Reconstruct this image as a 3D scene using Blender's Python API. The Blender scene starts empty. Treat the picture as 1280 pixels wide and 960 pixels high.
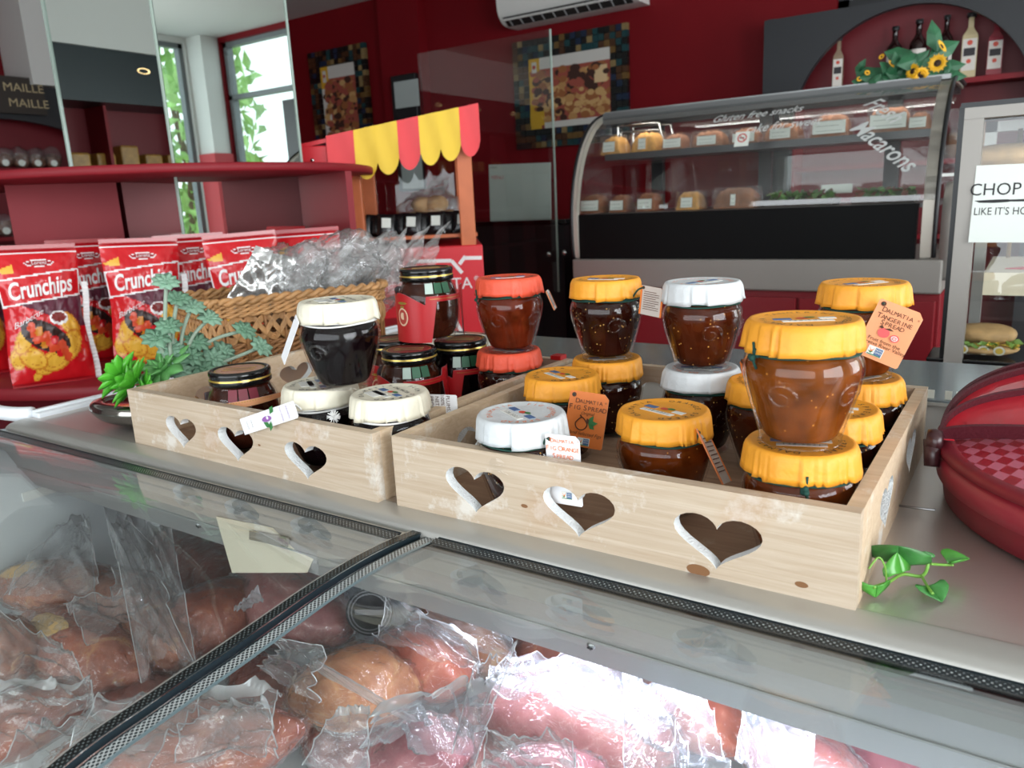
import bpy, bmesh, math, random
from mathutils import Vector, Matrix, noise, Euler
PI = math.pi
SC = bpy.context.scene
COL = SC.collection
rad = math.radians
# ---------------------------------------------------------------- camera
F_PX = 968.6
YAW, PITCH, ROLL = -0.5941, 0.2330, -0.0487
CAM = Vector((0.4259, -0.4497, 0.2455))
_cy, _sy, _cp, _sp = math.cos(YAW), math.sin(YAW), math.cos(PITCH), math.sin(PITCH)
FW = Vector((_sy*_cp, _cy*_cp, -_sp)); _r = Vector((_cy, -_sy, 0)); _u = _r.cross(FW)
_cr, _sr = math.cos(ROLL), math.sin(ROLL)
RT = _cr*_r + _sr*_u; UP = -_sr*_r + _cr*_u
cam_data = bpy.data.cameras.new('camera')
cam = bpy.data.objects.new('camera', cam_data); COL.objects.link(cam)
m3 = Matrix((RT, UP, -FW)).transposed()
cam.matrix_world = Matrix.Translation(CAM) @ m3.to_4x4()
cam_data.sensor_width = 36.0; cam_data.lens = 36.0*F_PX/1280.0
cam_data.clip_start = 0.01; cam_data.clip_end = 200
cam_data.dof.use_dof = True; cam_data.dof.focus_distance = 0.66; cam_data.dof.aperture_fstop = 13.0
SC.camera = cam
# ---------------------------------------------------------------- light, exposure
SC.view_settings.view_transform = 'Standard'; SC.view_settings.look = 'None'
SC.view_settings.gamma = 1.0; SC.view_settings.use_curve_mapping = False
SC.view_settings.exposure = 0.0
SC.cycles.transparent_max_bounces = 40
SC.cycles.max_bounces = 10; SC.cycles.diffuse_bounces = 5; SC.cycles.glossy_bounces = 6
SC.cycles.caustics_reflective = False; SC.cycles.caustics_refractive = False
SC.cycles.sample_clamp_indirect = 6.0
wd = bpy.data.worlds.new('sky'); SC.world = wd; wd.use_nodes = True
wd.node_tree.nodes['Background'].inputs[0].default_value = (0.86, 0.94, 1.0, 1)
wd.node_tree.nodes['Background'].inputs[1].default_value = 2.6
def area(name, loc, look, sx, sy, power, color=(1, 1, 1)):
    d = bpy.data.lights.new(name, 'AREA'); d.shape = 'RECTANGLE'; d.size = sx; d.size_y = sy
    d.energy = power; d.color = color
    o = bpy.data.objects.new(name, d); COL.objects.link(o); o.location = loc
    o.rotation_euler = (Vector(look)-Vector(loc)).to_track_quat('-Z', 'Y').to_euler()
    return o
FLOOR, CEIL = -1.15, 1.60
XL, XR, YB, YF = -4.6, 2.7, 3.8, -2.8
area('daylight_front_window', (0.3, YF-0.14, 0.45), (0.3, 0, 0.2), 4.4, 1.5, 50, (0.93, 0.97, 1.0))
area('daylight_right_window', (XR+0.14, -0.9, 0.5), (0, -0.9, 0.2), 2.0, 1.4, 84, (0.95, 0.98, 1.0))
area('daylight_side_window', (XR+0.14, 2.05, 0.5), (0, 2.05, 0.2), 1.7, 1.4, 46, (0.95, 0.98, 1.0))
# ---------------------------------------------------------------- pixel -> world on a plane
def at(px, py, x=None, y=None, z=None):
    d = FW + RT*((px-640)/F_PX) - UP*((py-480)/F_PX)
    if x is not None: t = (x-CAM.x)/d.x
    elif y is not None: t = (y-CAM.y)/d.y
    else: t = (z-CAM.z)/d.z
    return CAM + d*t
def depth_of(p): return (Vector(p)-CAM).dot(FW)
def ray_at(px, py, depth):
    return CAM + (FW + RT*((px-640)/F_PX) - UP*((py-480)/F_PX))*depth
# ---------------------------------------------------------------- materials
def _nt(name):
    m = bpy.data.materials.new(name); m.use_nodes = True
    nt = m.node_tree; return m, nt, nt.nodes['Principled BSDF']
def s2l(c):
    return tuple(((v/255)/12.92 if v/255 <= .04045 else ((v/255+.055)/1.055)**2.4) for v in c)
def mat(name, rgb, rough=.5, metal=0., spec=.5, bump=0., bscale=200., vary=0., vscale=30., coat=0., emit=None, estr=0., sss=0., stretch=None):
    m, nt, b = _nt(name); L = nt.links
    c = s2l(rgb); b.inputs['Base Color'].default_value = (*c, 1)
    b.inputs['Roughness'].default_value = rough; b.inputs['Metallic'].default_value = metal
    b.inputs['Specular IOR Level'].default_value = spec
    if coat: b.inputs['Coat Weight'].default_value = coat; b.inputs['Coat Roughness'].default_value = .08
    if emit: b.inputs['Emission Color'].default_value = (*s2l(emit), 1); b.inputs['Emission Strength'].default_value = estr
    if sss:
        b.inputs['Subsurface Weight'].default_value = sss; b.inputs['Subsurface Scale'].default_value = .01
        b.inputs['Subsurface Radius'].default_value = (1.0, .4, .25)
    tc = nt.nodes.new('ShaderNodeTexCoord'); vec = tc.outputs['Object']
    if stretch:
        mp = nt.nodes.new('ShaderNodeMapping'); mp.inputs['Scale'].default_value = stretch
        L.new(vec, mp.inputs['Vector']); vec = mp.outputs['Vector']
    if vary:
        n = nt.nodes.new('ShaderNodeTexNoise'); n.inputs['Scale'].default_value = vscale; n.inputs['Detail'].default_value = 4
        L.new(vec, n.inputs['Vector'])
        r = nt.nodes.new('ShaderNodeValToRGB'); r.color_ramp.elements[0].position = .3; r.color_ramp.elements[1].position = .7
        r.color_ramp.elements[0].color = (*[v*(1-vary) for v in c], 1); r.color_ramp.elements[1].color = (*[min(1, v*(1+vary)) for v in c], 1)
        L.new(n.outputs['Fac'], r.inputs['Fac']); L.new(r.outputs['Color'], b.inputs['Base Color'])
    if bump:
        n = nt.nodes.new('ShaderNodeTexNoise'); n.inputs['Scale'].default_value = bscale; n.inputs['Detail'].default_value = 3
        L.new(vec, n.inputs['Vector'])
        bp = nt.nodes.new('ShaderNodeBump'); bp.inputs['Strength'].default_value = bump; bp.inputs['Distance'].default_value = .002
        L.new(n.outputs['Fac'], bp.inputs['Height']); L.new(bp.outputs['Normal'], b.inputs['Normal'])
    return m
def thin_glass(name, tint=(1, 1, 1), base=.02, edge=.5, rough=.0, haze=0., haze_rgb=(255, 255, 255), bump=0., bscale=60., power=3.):
    """clear sheet: see-through plus a mirror reflection that grows at grazing angles"""
    m = bpy.data.materials.new(name); m.use_nodes = True; nt = m.node_tree; L = nt.links
    for n in list(nt.nodes): nt.nodes.remove(n)
    out = nt.nodes.new('ShaderNodeOutputMaterial')
    tr = nt.nodes.new('ShaderNodeBsdfTransparent'); tr.inputs[0].default_value = (*tint, 1)
    gl = nt.nodes.new('ShaderNodeBsdfGlossy'); gl.inputs['Roughness'].default_value = rough
    lw = nt.nodes.new('ShaderNodeLayerWeight'); lw.inputs['Blend'].default_value = .5
    pw = nt.nodes.new('ShaderNodeMath'); pw.operation = 'POWER'; pw.inputs[1].default_value = power
    L.new(lw.outputs['Facing'], pw.inputs[0])
    ma = nt.nodes.new('ShaderNodeMath'); ma.operation = 'MULTIPLY_ADD'; ma.inputs[1].default_value = edge; ma.inputs[2].default_value = base
    L.new(pw.outputs[0], ma.inputs[0])
    src = tr.outputs[0]
    if haze:
        df = nt.nodes.new('ShaderNodeBsdfDiffuse'); df.inputs[0].default_value = (*s2l(haze_rgb), 1)
        tl = nt.nodes.new('ShaderNodeBsdfTranslucent'); tl.inputs[0].default_value = (*s2l(haze_rgb), 1)
        md = nt.nodes.new('ShaderNodeMixShader'); md.inputs[0].default_value = .4
        L.new(df.outputs[0], md.inputs[1]); L.new(tl.outputs[0], md.inputs[2])
        mh = nt.nodes.new('ShaderNodeMixShader'); mh.inputs[0].default_value = haze
        L.new(tr.outputs[0], mh.inputs[1]); L.new(md.outputs[0], mh.inputs[2]); src = mh.outputs[0]
    mx = nt.nodes.new('ShaderNodeMixShader'); L.new(ma.outputs[0], mx.inputs[0]); L.new(src, mx.inputs[1]); L.new(gl.outputs[0], mx.inputs[2])
    L.new(mx.outputs[0], out.inputs[0])
    if bump:
        tc = nt.nodes.new('ShaderNodeTexCoord'); n = nt.nodes.new('ShaderNodeTexNoise'); n.inputs['Scale'].default_value = bscale; n.inputs['Detail'].default_value = 3
        n.inputs['Distortion'].default_value = .6
        L.new(tc.outputs['Object'], n.inputs['Vector'])
        bp = nt.nodes.new('ShaderNodeBump'); bp.inputs['Strength'].default_value = bump; bp.inputs['Distance'].default_value = .01
        L.new(n.outputs['Fac'], bp.inputs['Height']); L.new(bp.outputs['Normal'], gl.inputs['Normal']); L.new(bp.outputs['Normal'], lw.inputs['Normal'])
    return m
def wood_mat(name, a, b_, c_, axis=0):
    """whitewashed pine: grain stretched along one axis with chalky patches"""
    m, nt, b = _nt(name); L = nt.links
    tc = nt.nodes.new('ShaderNodeTexCoord'); mp = nt.nodes.new('ShaderNodeMapping')
    sc = [26, 26, 260]; sc = [10, 120, 260] if axis == 0 else [120, 10, 260]
    mp.inputs['Scale'].default_value = sc; L.new(tc.outputs['Object'], mp.inputs['Vector'])
    n1 = nt.nodes.new('ShaderNodeTexNoise'); n1.inputs['Scale'].default_value = 1.0; n1.inputs['Detail'].default_value = 6; n1.inputs['Distortion'].default_value = .8
    L.new(mp.outputs[0], n1.inputs['Vector'])
    r1 = nt.nodes.new('ShaderNodeValToRGB'); e = r1.color_ramp.elements
    e[0].position = .25; e[0].color = (*s2l(b_), 1); e[1].position = .70; e[1].color = (*s2l(a), 1)
    L.new(n1.outputs['Fac'], r1.inputs['Fac'])
    n2 = nt.nodes.new('ShaderNodeTexNoise'); n2.inputs['Scale'].default_value = 22; n2.inputs['Detail'].default_value = 7; n2.inputs['Roughness'].default_value = .7
    L.new(tc.outputs['Object'], n2.inputs['Vector'])
    r2 = nt.nodes.new('ShaderNodeValToRGB'); r2.color_ramp.elements[0].position = .54; r2.color_ramp.elements[1].position = .64
    r2.color_ramp.elements[0].color = (0, 0, 0, 1); r2.color_ramp.elements[1].color = (.75, .75, .75, 1)
    L.new(n2.outputs['Fac'], r2.inputs['Fac'])
    mx = nt.nodes.new('ShaderNodeMix'); mx.data_type = 'RGBA'
    L.new(r2.outputs['Color'], mx.inputs[0]); L.new(r1.outputs['Color'], mx.inputs[6]); mx.inputs[7].default_value = (*s2l(c_), 1)
    n3 = nt.nodes.new('ShaderNodeTexNoise'); n3.inputs['Scale'].default_value = 11; n3.inputs['Detail'].default_value = 2
    L.new(tc.outputs['Object'], n3.inputs['Vector'])
    r3 = nt.nodes.new('ShaderNodeValToRGB'); r3.color_ramp.elements[0].position = .62; r3.color_ramp.elements[1].position = .78
    r3.color_ramp.elements[0].color = (0, 0, 0, 1); r3.color_ramp.elements[1].color = (.5, .5, .5, 1)
    L.new(n3.outputs['Fac'], r3.inputs['Fac'])
    m2 = nt.nodes.new('ShaderNodeMix'); m2.data_type = 'RGBA'
    L.new(r3.outputs['Color'], m2.inputs[0]); L.new(mx.outputs[2], m2.inputs[6]); m2.inputs[7].default_value = (*s2l((176, 134, 94)), 1)
    L.new(m2.outputs[2], b.inputs['Base Color']); b.inputs['Roughness'].default_value = .65
    bp = nt.nodes.new('ShaderNodeBump'); bp.inputs['Strength'].default_value = .35; bp.inputs['Distance'].default_value = .001
    L.new(n1.outputs['Fac'], bp.inputs['Height']); L.new(bp.outputs['Normal'], b.inputs['Normal'])
    return m
def dots_mat(name, dot, ground, s, r, ground_alpha=1.0, rough=.25):
    """printed dot screen on a hexagonal lattice; ground may be clear"""
    m, nt, b = _nt(name); L = nt.links
    tc = nt.nodes.new('ShaderNodeTexCoord')
    def grid(off):
        mp = nt.nodes.new('ShaderNodeMapping'); mp.inputs['Scale'].default_value = (1/s, 1/s, 0); mp.inputs['Location'].default_value = (off, off, 0)
        L.new(tc.outputs['Object'], mp.inputs['Vector'])
        fr = nt.nodes.new('ShaderNodeVectorMath'); fr.operation = 'FRACTION'; L.new(mp.outputs[0], fr.inputs[0])
        sb = nt.nodes.new('ShaderNodeVectorMath'); sb.operation = 'SUBTRACT'; sb.inputs[1].default_value = (.5, .5, 0); L.new(fr.outputs[0], sb.inputs[0])
        ln = nt.nodes.new('ShaderNodeVectorMath'); ln.operation = 'LENGTH'; L.new(sb.outputs[0], ln.inputs[0]); return ln.outputs['Value']
    mn = nt.nodes.new('ShaderNodeMath'); mn.operation = 'MINIMUM'; L.new(grid(0.), mn.inputs[0]); L.new(grid(.5), mn.inputs[1])
    lt = nt.nodes.new('ShaderNodeMath'); lt.operation = 'LESS_THAN'; lt.inputs[1].default_value = r; L.new(mn.outputs[0], lt.inputs[0])
    mx = nt.nodes.new('ShaderNodeMix'); mx.data_type = 'RGBA'; L.new(lt.outputs[0], mx.inputs[0])
    mx.inputs[6].default_value = (*s2l(ground), 1); mx.inputs[7].default_value = (*s2l(dot), 1)
    L.new(mx.outputs[2], b.inputs['Base Color']); b.inputs['Roughness'].default_value = rough
    if ground_alpha < 1:
        ma = nt.nodes.new('ShaderNodeMath'); ma.operation = 'MAXIMUM'; ma.inputs[1].default_value = ground_alpha
        L.new(lt.outputs[0], ma.inputs[0]); L.new(ma.outputs[0], b.inputs['Alpha'])
    return m
def jam_mat(name, rgb, seed_rgb, seed=.12, sss=.0, rough=.14):
    m, nt, b = _nt(name); L = nt.links
    tc = nt.nodes.new('ShaderNodeTexCoord')
    v = nt.nodes.new('ShaderNodeTexVoronoi'); v.inputs['Scale'].default_value = 330; L.new(tc.outputs['Object'], v.inputs['Vector'])
    lt = nt.nodes.new('ShaderNodeMath'); lt.operation = 'LESS_THAN'; lt.inputs[1].default_value = .20; L.new(v.outputs['Distance'], lt.inputs[0])
    sp = nt.nodes.new('ShaderNodeSeparateColor'); L.new(v.outputs['Color'], sp.inputs[0])
    l2 = nt.nodes.new('ShaderNodeMath'); l2.operation = 'LESS_THAN'; l2.inputs[1].default_value = seed; L.new(sp.outputs[0], l2.inputs[0])
    mu = nt.nodes.new('ShaderNodeMath'); mu.operation = 'MULTIPLY'; L.new(lt.outputs[0], mu.inputs[0]); L.new(l2.outputs[0], mu.inputs[1])
    n = nt.nodes.new('ShaderNodeTexNoise'); n.inputs['Scale'].default_value = 60; n.inputs['Detail'].default_value = 5; L.new(tc.outputs['Object'], n.inputs['Vector'])
    r = nt.nodes.new('ShaderNodeValToRGB'); c = s2l(rgb)
    r.color_ramp.elements[0].position = .3; r.color_ramp.elements[0].color = (*[x*.55 for x in c], 1)
    r.color_ramp.elements[1].position = .75; r.color_ramp.elements[1].color = (*[x*1.5 for x in c], 1); L.new(n.outputs['Fac'], r.inputs[0])
    mx = nt.nodes.new('ShaderNodeMix'); mx.data_type = 'RGBA'; L.new(mu.outputs[0], mx.inputs[0]); L.new(r.outputs[0], mx.inputs[6]); mx.inputs[7].default_value = (*s2l(seed_rgb), 1)
    L.new(mx.outputs[2], b.inputs['Base Color']); b.inputs['Roughness'].default_value = rough
    b.inputs['Specular IOR Level'].default_value = .06
    if sss:
        b.inputs['Subsurface Weight'].default_value = sss; b.inputs['Subsurface Radius'].default_value = (1., .35, .1); b.inputs['Subsurface Scale'].default_value = .02
    return m
def meat_mat(name, a, b_, fat, fatpos=.66, scale=24.):
    m, nt, b = _nt(name); L = nt.links
    tc = nt.nodes.new('ShaderNodeTexCoord')
    n = nt.nodes.new('ShaderNodeTexNoise'); n.inputs['Scale'].default_value = scale; n.inputs['Detail'].default_value = 9; n.inputs['Roughness'].default_value = .68; n.inputs['Distortion'].default_value = 1.2
    L.new(tc.outputs['Object'], n.inputs['Vector'])
    r = nt.nodes.new('ShaderNodeValToRGB'); e = r.color_ramp.elements
    e[0].position = .32; e[0].color = (*s2l(a), 1); e[1].position = .58; e[1].color = (*s2l(b_), 1)
    f = e.new(fatpos); f.color = (*s2l(fat), 1)
    L.new(n.outputs['Fac'], r.inputs[0]); L.new(r.outputs[0], b.inputs['Base Color']); b.inputs['Roughness'].default_value = .42
    n2 = nt.nodes.new('ShaderNodeTexNoise'); n2.inputs['Scale'].default_value = 90; n2.inputs['Detail'].default_value = 3; L.new(tc.outputs['Object'], n2.inputs['Vector'])
    bp = nt.nodes.new('ShaderNodeBump'); bp.inputs['Strength'].default_value = .4; bp.inputs['Distance'].default_value = .002
    L.new(n2.outputs['Fac'], bp.inputs['Height']); L.new(bp.outputs['Normal'], b.inputs['Normal'])
    b.inputs['Subsurface Weight'].default_value = .15; b.inputs['Subsurface Scale'].default_value = .008
    return m
# ---------------------------------------------------------------- mesh builder
def T(x=0, y=0, z=0): return Matrix.Translation((x, y, z))
def RX(a): return Matrix.Rotation(a, 4, 'X')
def RY(a): return Matrix.Rotation(a, 4, 'Y')
def RZ(a): return Matrix.Rotation(a, 4, 'Z')
def SCL(x, y, z): return Matrix.Diagonal((x, y, z, 1))
I4 = Matrix.Identity(4)
def frame(o, xdir, ydir):
    x = Vector(xdir).normalized(); y = Vector(ydir); y = (y-x*y.dot(x)).normalized(); z = x.cross(y)
    m = Matrix((x, y, z)).transposed().to_4x4(); m.translation = Vector(o); return m
_tcache = {}
def text_geo(s, shear=0.):
    if (s, shear) in _tcache: return _tcache[(s, shear)]
    cu = bpy.data.curves.new('t', 'FONT'); cu.body = s; cu.size = 1; cu.align_x = 'CENTER'; cu.align_y = 'CENTER'; cu.shear = shear; cu.resolution_u = 3; cu.offset = .010 if shear > .4 else (.022 if s == 'Crunchips' else 0)
    ob = bpy.data.objects.new('t', cu); COL.objects.link(ob)
    dg = bpy.context.evaluated_depsgraph_get()
    me = bpy.data.meshes.new_from_object(ob.evaluated_get(dg))
    g = ([v.co.copy() for v in me.vertices], [tuple(p.vertices) for p in me.polygons])
    bpy.data.objects.remove(ob); bpy.data.meshes.remove(me); bpy.data.curves.remove(cu)
    _tcache[(s, shear)] = g; return g
class MB:
    def __init__(s): s.v = []; s.f = []; s.m = []; s.sm = []
    def add(s, vs, fs, mi=0, M=I4, smooth=False):
        o = len(s.v); s.v += [M @ Vector(v) for v in vs]
        s.f += [tuple(i+o for i in f) for f in fs]; s.m += ([mi]*len(fs) if isinstance(mi, int) else list(mi)); s.sm += [smooth]*len(fs); return s
    def box(s, lo, hi, mi=0, M=I4, bev=0.):
        if bev:
            bm = bmesh.new(); bmesh.ops.create_cube(bm, size=1)
            for v in bm.verts: v.co = Vector([(lo[i]+hi[i])/2 + v.co[i]*(hi[i]-lo[i]) for i in range(3)])
            bmesh.ops.bevel(bm, geom=list(bm.edges), offset=bev, segments=2, affect='EDGES', profile=.5)
            bm.verts.index_update(); s.add([v.co.copy() for v in bm.verts], [[v.index for v in f.verts] for f in bm.faces], mi, M); bm.free(); return s
        x0, y0, z0 = lo; x1, y1, z1 = hi
        return s.add([(x0,y0,z0),(x1,y0,z0),(x1,y1,z0),(x0,y1,z0),(x0,y0,z1),(x1,y0,z1),(x1,y1,z1),(x0,y1,z1)],
                     [(3,2,1,0),(4,5,6,7),(0,1,5,4),(1,2,6,5),(2,3,7,6),(3,0,4,7)], mi, M)
    def lathe(s, prof, n=48, mi=0, M=I4, smooth=True, cap=False):
        vs = []; fs = []; k = len(prof)
        for i in range(n):
            a = 2*PI*i/n
            for r, z in prof: vs.append((r*math.cos(a), r*math.sin(a), z))
        mm = []
        for i in range(n):
            j = (i+1) % n
            for q in range(k-1):
                fs.append((i*k+q, j*k+q, j*k+q+1, i*k+q+1)); mm.append(mi if isinstance(mi, int) else mi[q])
        s.add(vs, fs, mm, M, smooth)
        if cap:
            for q, rev in ((0, True), (k-1, False)):
                ring = [i*k+q for i in range(n)]
                s.add([vs[t] for t in ring], [tuple(range(n))[::-1] if rev else tuple(range(n))], mi if isinstance(mi, int) else mi[min(q, k-2)], M)
        return s
    def tube(s, pts, r, n=8, mi=0, M=I4, closed=False, caps=True):
        pts = [Vector(p) for p in pts]; N = len(pts); vs = []; fs = []; up = None
        for i, p in enumerate(pts):
            if closed: t = pts[(i+1) % N]-pts[i-1]
            else: t = pts[min(i+1, N-1)]-pts[max(i-1, 0)]
            t.normalize()
            if up is None: up = Vector((0, 0, 1)) if abs(t.z) < .9 else Vector((1, 0, 0))
            a = t.cross(up); a = a.normalized() if a.length > 1e-6 else Vector((1, 0, 0)); b = a.cross(t).normalized(); up = b
            rr = r[i] if isinstance(r, (list, tuple)) else r
            for k in range(n):
                q = 2*PI*k/n; vs.append(p + a*rr*math.cos(q) + b*rr*math.sin(q))
        for i in range(N if closed else N-1):
            j = (i+1) % N
            for k in range(n): fs.append((i*n+k, i*n+(k+1) % n, j*n+(k+1) % n, j*n+k))
        if caps and not closed:
            fs.append(tuple(range(n))[::-1]); fs.append(tuple((N-1)*n+k for k in range(n)))
        return s.add(vs, fs, mi, M, True)
    def grid(s, fn, nu, nv, mi=0, M=I4, smooth=True, mfn=None):
        vs = [fn(i/nu, j/nv) for j in range(nv+1) for i in range(nu+1)]
        fs = []; mm = []
        for j in range(nv):
            for i in range(nu):
                fs.append((j*(nu+1)+i, j*(nu+1)+i+1, (j+1)*(nu+1)+i+1, (j+1)*(nu+1)+i)); mm.append(mfn((i+.5)/nu, (j+.5)/nv) if mfn else mi)
        return s.add(vs, fs, mm, M, smooth)
    def poly(s, pts, mi=0, M=I4, th=0.):
        n = len(pts); P = [Vector((*p, 0)) if len(p) == 2 else Vector(p) for p in pts]
        if not th: return s.add(P, [tuple(range(n))], mi, M)
        Q = [p+Vector((0, 0, th)) for p in P]
        return s.add(P+Q, [tuple(range(n))[::-1], tuple(range(n, 2*n))]+[(i, (i+1) % n, n+(i+1) % n, n+i) for i in range(n)], mi, M)
    def disc(s, r, z=0, n=32, mi=0, M=I4, rx=None):
        return s.add([(r*math.cos(2*PI*i/n), (rx or r)*math.sin(2*PI*i/n), z) for i in range(n)], [tuple(range(n))], mi, M)
    def text(s, t, size, x, y, mi=0, M=I4, z=.0003, shear=0., sx=1., rot=0.):
        g = text_geo(t, shear); return s.add(g[0], g[1], mi, M @ T(x, y, z) @ RZ(rot) @ SCL(size*sx, size, size))
    def ball(s, r, M=I4, mi=0, sub=2):
        bm = bmesh.new(); bmesh.ops.create_icosphere(bm, subdivisions=sub, radius=r); bm.verts.index_update()
        s.add([v.co.copy() for v in bm.verts], [[v.index for v in f.verts] for f in bm.faces], mi, M, True); bm.free(); return s
    def mesh(s, name, mats):
        me = bpy.data.meshes.new(name); me.from_pydata([tuple(v) for v in s.v], [], s.f)
        for m in (mats if isinstance(mats, (list, tuple)) else [mats]): me.materials.append(m)
        for p, mi, sm in zip(me.polygons, s.m, s.sm): p.material_index = mi; p.use_smooth = sm
        me.update(); return me
    def build(s, name, mats, parent=None, world=False, **tags):
        if world and parent is not None:
            Mi = parent_matrix(parent).inverted(); s.v = [Mi @ v for v in s.v]
        return link(name, s.mesh(name, mats), parent, **tags)
def parent_matrix(o):
    m = Matrix.LocRotScale(o.location, o.rotation_euler, o.scale)
    return parent_matrix(o.parent) @ m if o.parent else m
def link(name, me, parent=None, **tags):
    o = bpy.data.objects.new(name, me); COL.objects.link(o)
    if parent: o.parent = parent
    for k, v in tags.items(): o[k] = v
    return o
def thing(name, label, cat, loc=(0, 0, 0), rz=0., group=None, rot=None):
    o = bpy.data.objects.new(name, None); COL.objects.link(o); o.empty_display_size = .05
    o.location = loc; o.rotation_euler = rot or (0, 0, rz); o['label'] = label; o['category'] = cat
    if group: o['group'] = group
    return o
def tag(o, label, cat, group=None, kind=None):
    o['label'] = label; o['category'] = cat
    if group: o['group'] = group
    if kind: o['kind'] = kind
    return o
def recentre(o):
    """give a one-mesh thing its origin at its base"""
    me = o.data; xs = [v.co for v in me.vertices]
    c = Vector(((min(v.x for v in xs)+max(v.x for v in xs))/2, (min(v.y for v in xs)+max(v.y for v in xs))/2, min(v.z for v in xs)))
    me.transform(Matrix.Translation(-c)); o.location = c; return o
def copy_tree(o, parent=None):
    c = o.copy(); COL.objects.link(c)
    if parent: c.parent = parent
    for ch in list(o.children): copy_tree(ch, c)
    return c
def fbm(p, s, o=3): return noise.fractal(Vector(p)*s, 1.0, 2.0, o)
def catmull(P, n=8):
    P = [Vector(p) for p in P]; out = []
    for i in range(len(P)-1):
        a, b, c, d = P[max(i-1, 0)], P[i], P[i+1], P[min(i+2, len(P)-1)]
        for k in range(n):
            t = k/n; out.append(.5*((2*b)+(-a+c)*t+(2*a-5*b+4*c-d)*t*t+(-a+3*b-3*c+d)*t**3))
    return out+[P[-1]]
rnd = random.Random(7)
# ================================================================ room shell
M_RED = mat('wall_red_paint', (116, 12, 22), .6, spec=.2, vary=.06, vscale=3)
M_WHITE = mat('white_paint', (226, 226, 222), .6)
M_CEIL = mat('ceiling_paint', (206, 206, 202), .7)
M_FLOOR = mat('grey_floor_tile', (120, 112, 104), .35, vary=.1, vscale=2)
M_BLACK = mat('black_paint', (22, 24, 27), .4)
M_BLACKG = mat('black_gloss', (8, 8, 9), .08)
M_FRAME = mat('grey_window_frame', (120, 126, 128), .4)
M_STEEL = mat('brushed_steel', (206, 198, 192), .30, metal=.75, bump=.08, bscale=3, stretch=(6, 300, 300))
M_ALU = mat('satin_aluminium', (184, 183, 178), .38, metal=.6)
M_SILVER = mat('silver_paint', (150, 146, 140), .45, metal=.25)
M_PANE = thin_glass('window_glass', (.97, 1., .99), .03, .6)
def wall(name, axis, pos, lo, hi, holes, m, th=.12, out=1, label=''):
    """wall across (lo..hi) with rectangular openings [(a0,a1,z0,z1)], thickness outwards"""
    mb = MB(); p0, p1 = (pos, pos+th*out) if out > 0 else (pos+th*out, pos)
    def bx(a0, a1, z0, z1):
        if a1-a0 < 1e-4 or z1-z0 < 1e-4: return
        mb.box((p0, a0, z0), (p1, a1, z1)) if axis == 'x' else mb.box((a0, p0, z0), (a1, p1, z1))
    cur = lo
    for a0, a1, z0, z1 in sorted(holes):
        bx(cur, a0, FLOOR, CEIL); bx(a0, a1, FLOOR, z0); bx(a0, a1, z1, CEIL); cur = a1
    bx(cur, hi, FLOOR, CEIL)
    return mb.build(name, m, kind='structure', label=label, category='wall')
wall('wall_back', 'y', YB, XL, XR, [(-.46, .9, 1.05, 1.46), (1.45, 2.5, -.55, 1.56)], M_RED, label='dark red painted wall behind the curved glass cake case')
wall('wall_right', 'x', XR, YF, YB, [(-1.9, .1, -.25, 1.15), (1.2, 2.85, -.25, 1.15), (2.95, 3.62, -.55, 1.56)], M_WHITE, label='white wall with windows seen only in mirrors')
wall('wall_left', 'x', XL, YF, YB, [], M_RED, out=-1, label='dark red wall behind the arched shelving')
wall('wall_front', 'y', YF, XL, XR, [(-1.9, 2.5, -.3, 1.2)], M_WHITE, out=-1, label='white street side wall behind the viewer')
o = MB().box((XL-.12, YF-.12, FLOOR-.1), (XR+.12, YB+.12, FLOOR)).build('floor', M_FLOOR, kind='structure'); o['label'] = 'grey tiled shop floor'; o['category'] = 'floor'
o = MB().box((XL-.12, YF-.12, CEIL), (XR+.12, YB+.12, CEIL+.1)).build('ceiling', M_CEIL, kind='structure'); o['label'] = 'pale grey ceiling of the shop'; o['category'] = 'ceiling'
def window(name, axis, pos, a0, a1, z0, z1, mull=(), trans=(), fm=M_FRAME, label='', w=.035):
    mb = MB()
    def bx(p, q, r, s, d=.03):
        mb.box((pos-d, p, r), (pos+d, q, s)) if axis == 'x' else mb.box((p, pos-d, r), (q, pos+d, s))
    bx(a0, a0+w, z0, z1); bx(a1-w, a1, z0, z1); bx(a0, a1, z0, z0+w); bx(a0, a1, z1-w, z1)
    for m_ in mull: bx(m_-w/2, m_+w/2, z0, z1)
    for t_ in trans: bx(a0, a1, t_-w/2, t_+w/2)
    o = mb.build(name, fm, kind='structure'); o['label'] = label; o['category'] = 'window'
    g = MB()
    g.box((pos-.003, a0, z0), (pos+.003, a1, z1)) if axis == 'x' else g.box((a0, pos-.003, z0), (a1, pos+.003, z1))
    g.build('glass', M_PANE, o); return o
window('window_1', 'y', YB+.06, -.46, .9, 1.05, 1.46, (-.05, .4), (), M_BLACK, 'bright high window above the black arch', .05)
window('window_2', 'y', YB+.06, 1.45, 2.5, -.55, 1.56, (), (1.15,), M_FRAME, 'tall window with a transom seen in the mirrored column')
window('window_3', 'x', XR+.06, 2.95, 3.62, -.55, 1.56, (), (), M_FRAME, 'narrow tall window beside the corner column in the mirror')
col = MB(); col.box((2.52, 3.64, .72), (2.698, 3.798, CEIL), 0); col.box((2.50, 3.62, FLOOR), (2.698, 3.798, .72), 1)
col.build('trim_1', [M_WHITE, mat('corner_red', (190, 40, 48), .5)], kind='structure', label='white corner post with red lower half in the mirror', category='trim')
# pilaster strip on the back wall and white bulkhead on the left wall
MB().box((-3.32, 3.72, FLOOR), (-2.98, 3.8, CEIL)).build('trim_2', M_RED, kind='structure', label='shallow red pilaster on the back wall', category='trim')
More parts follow.
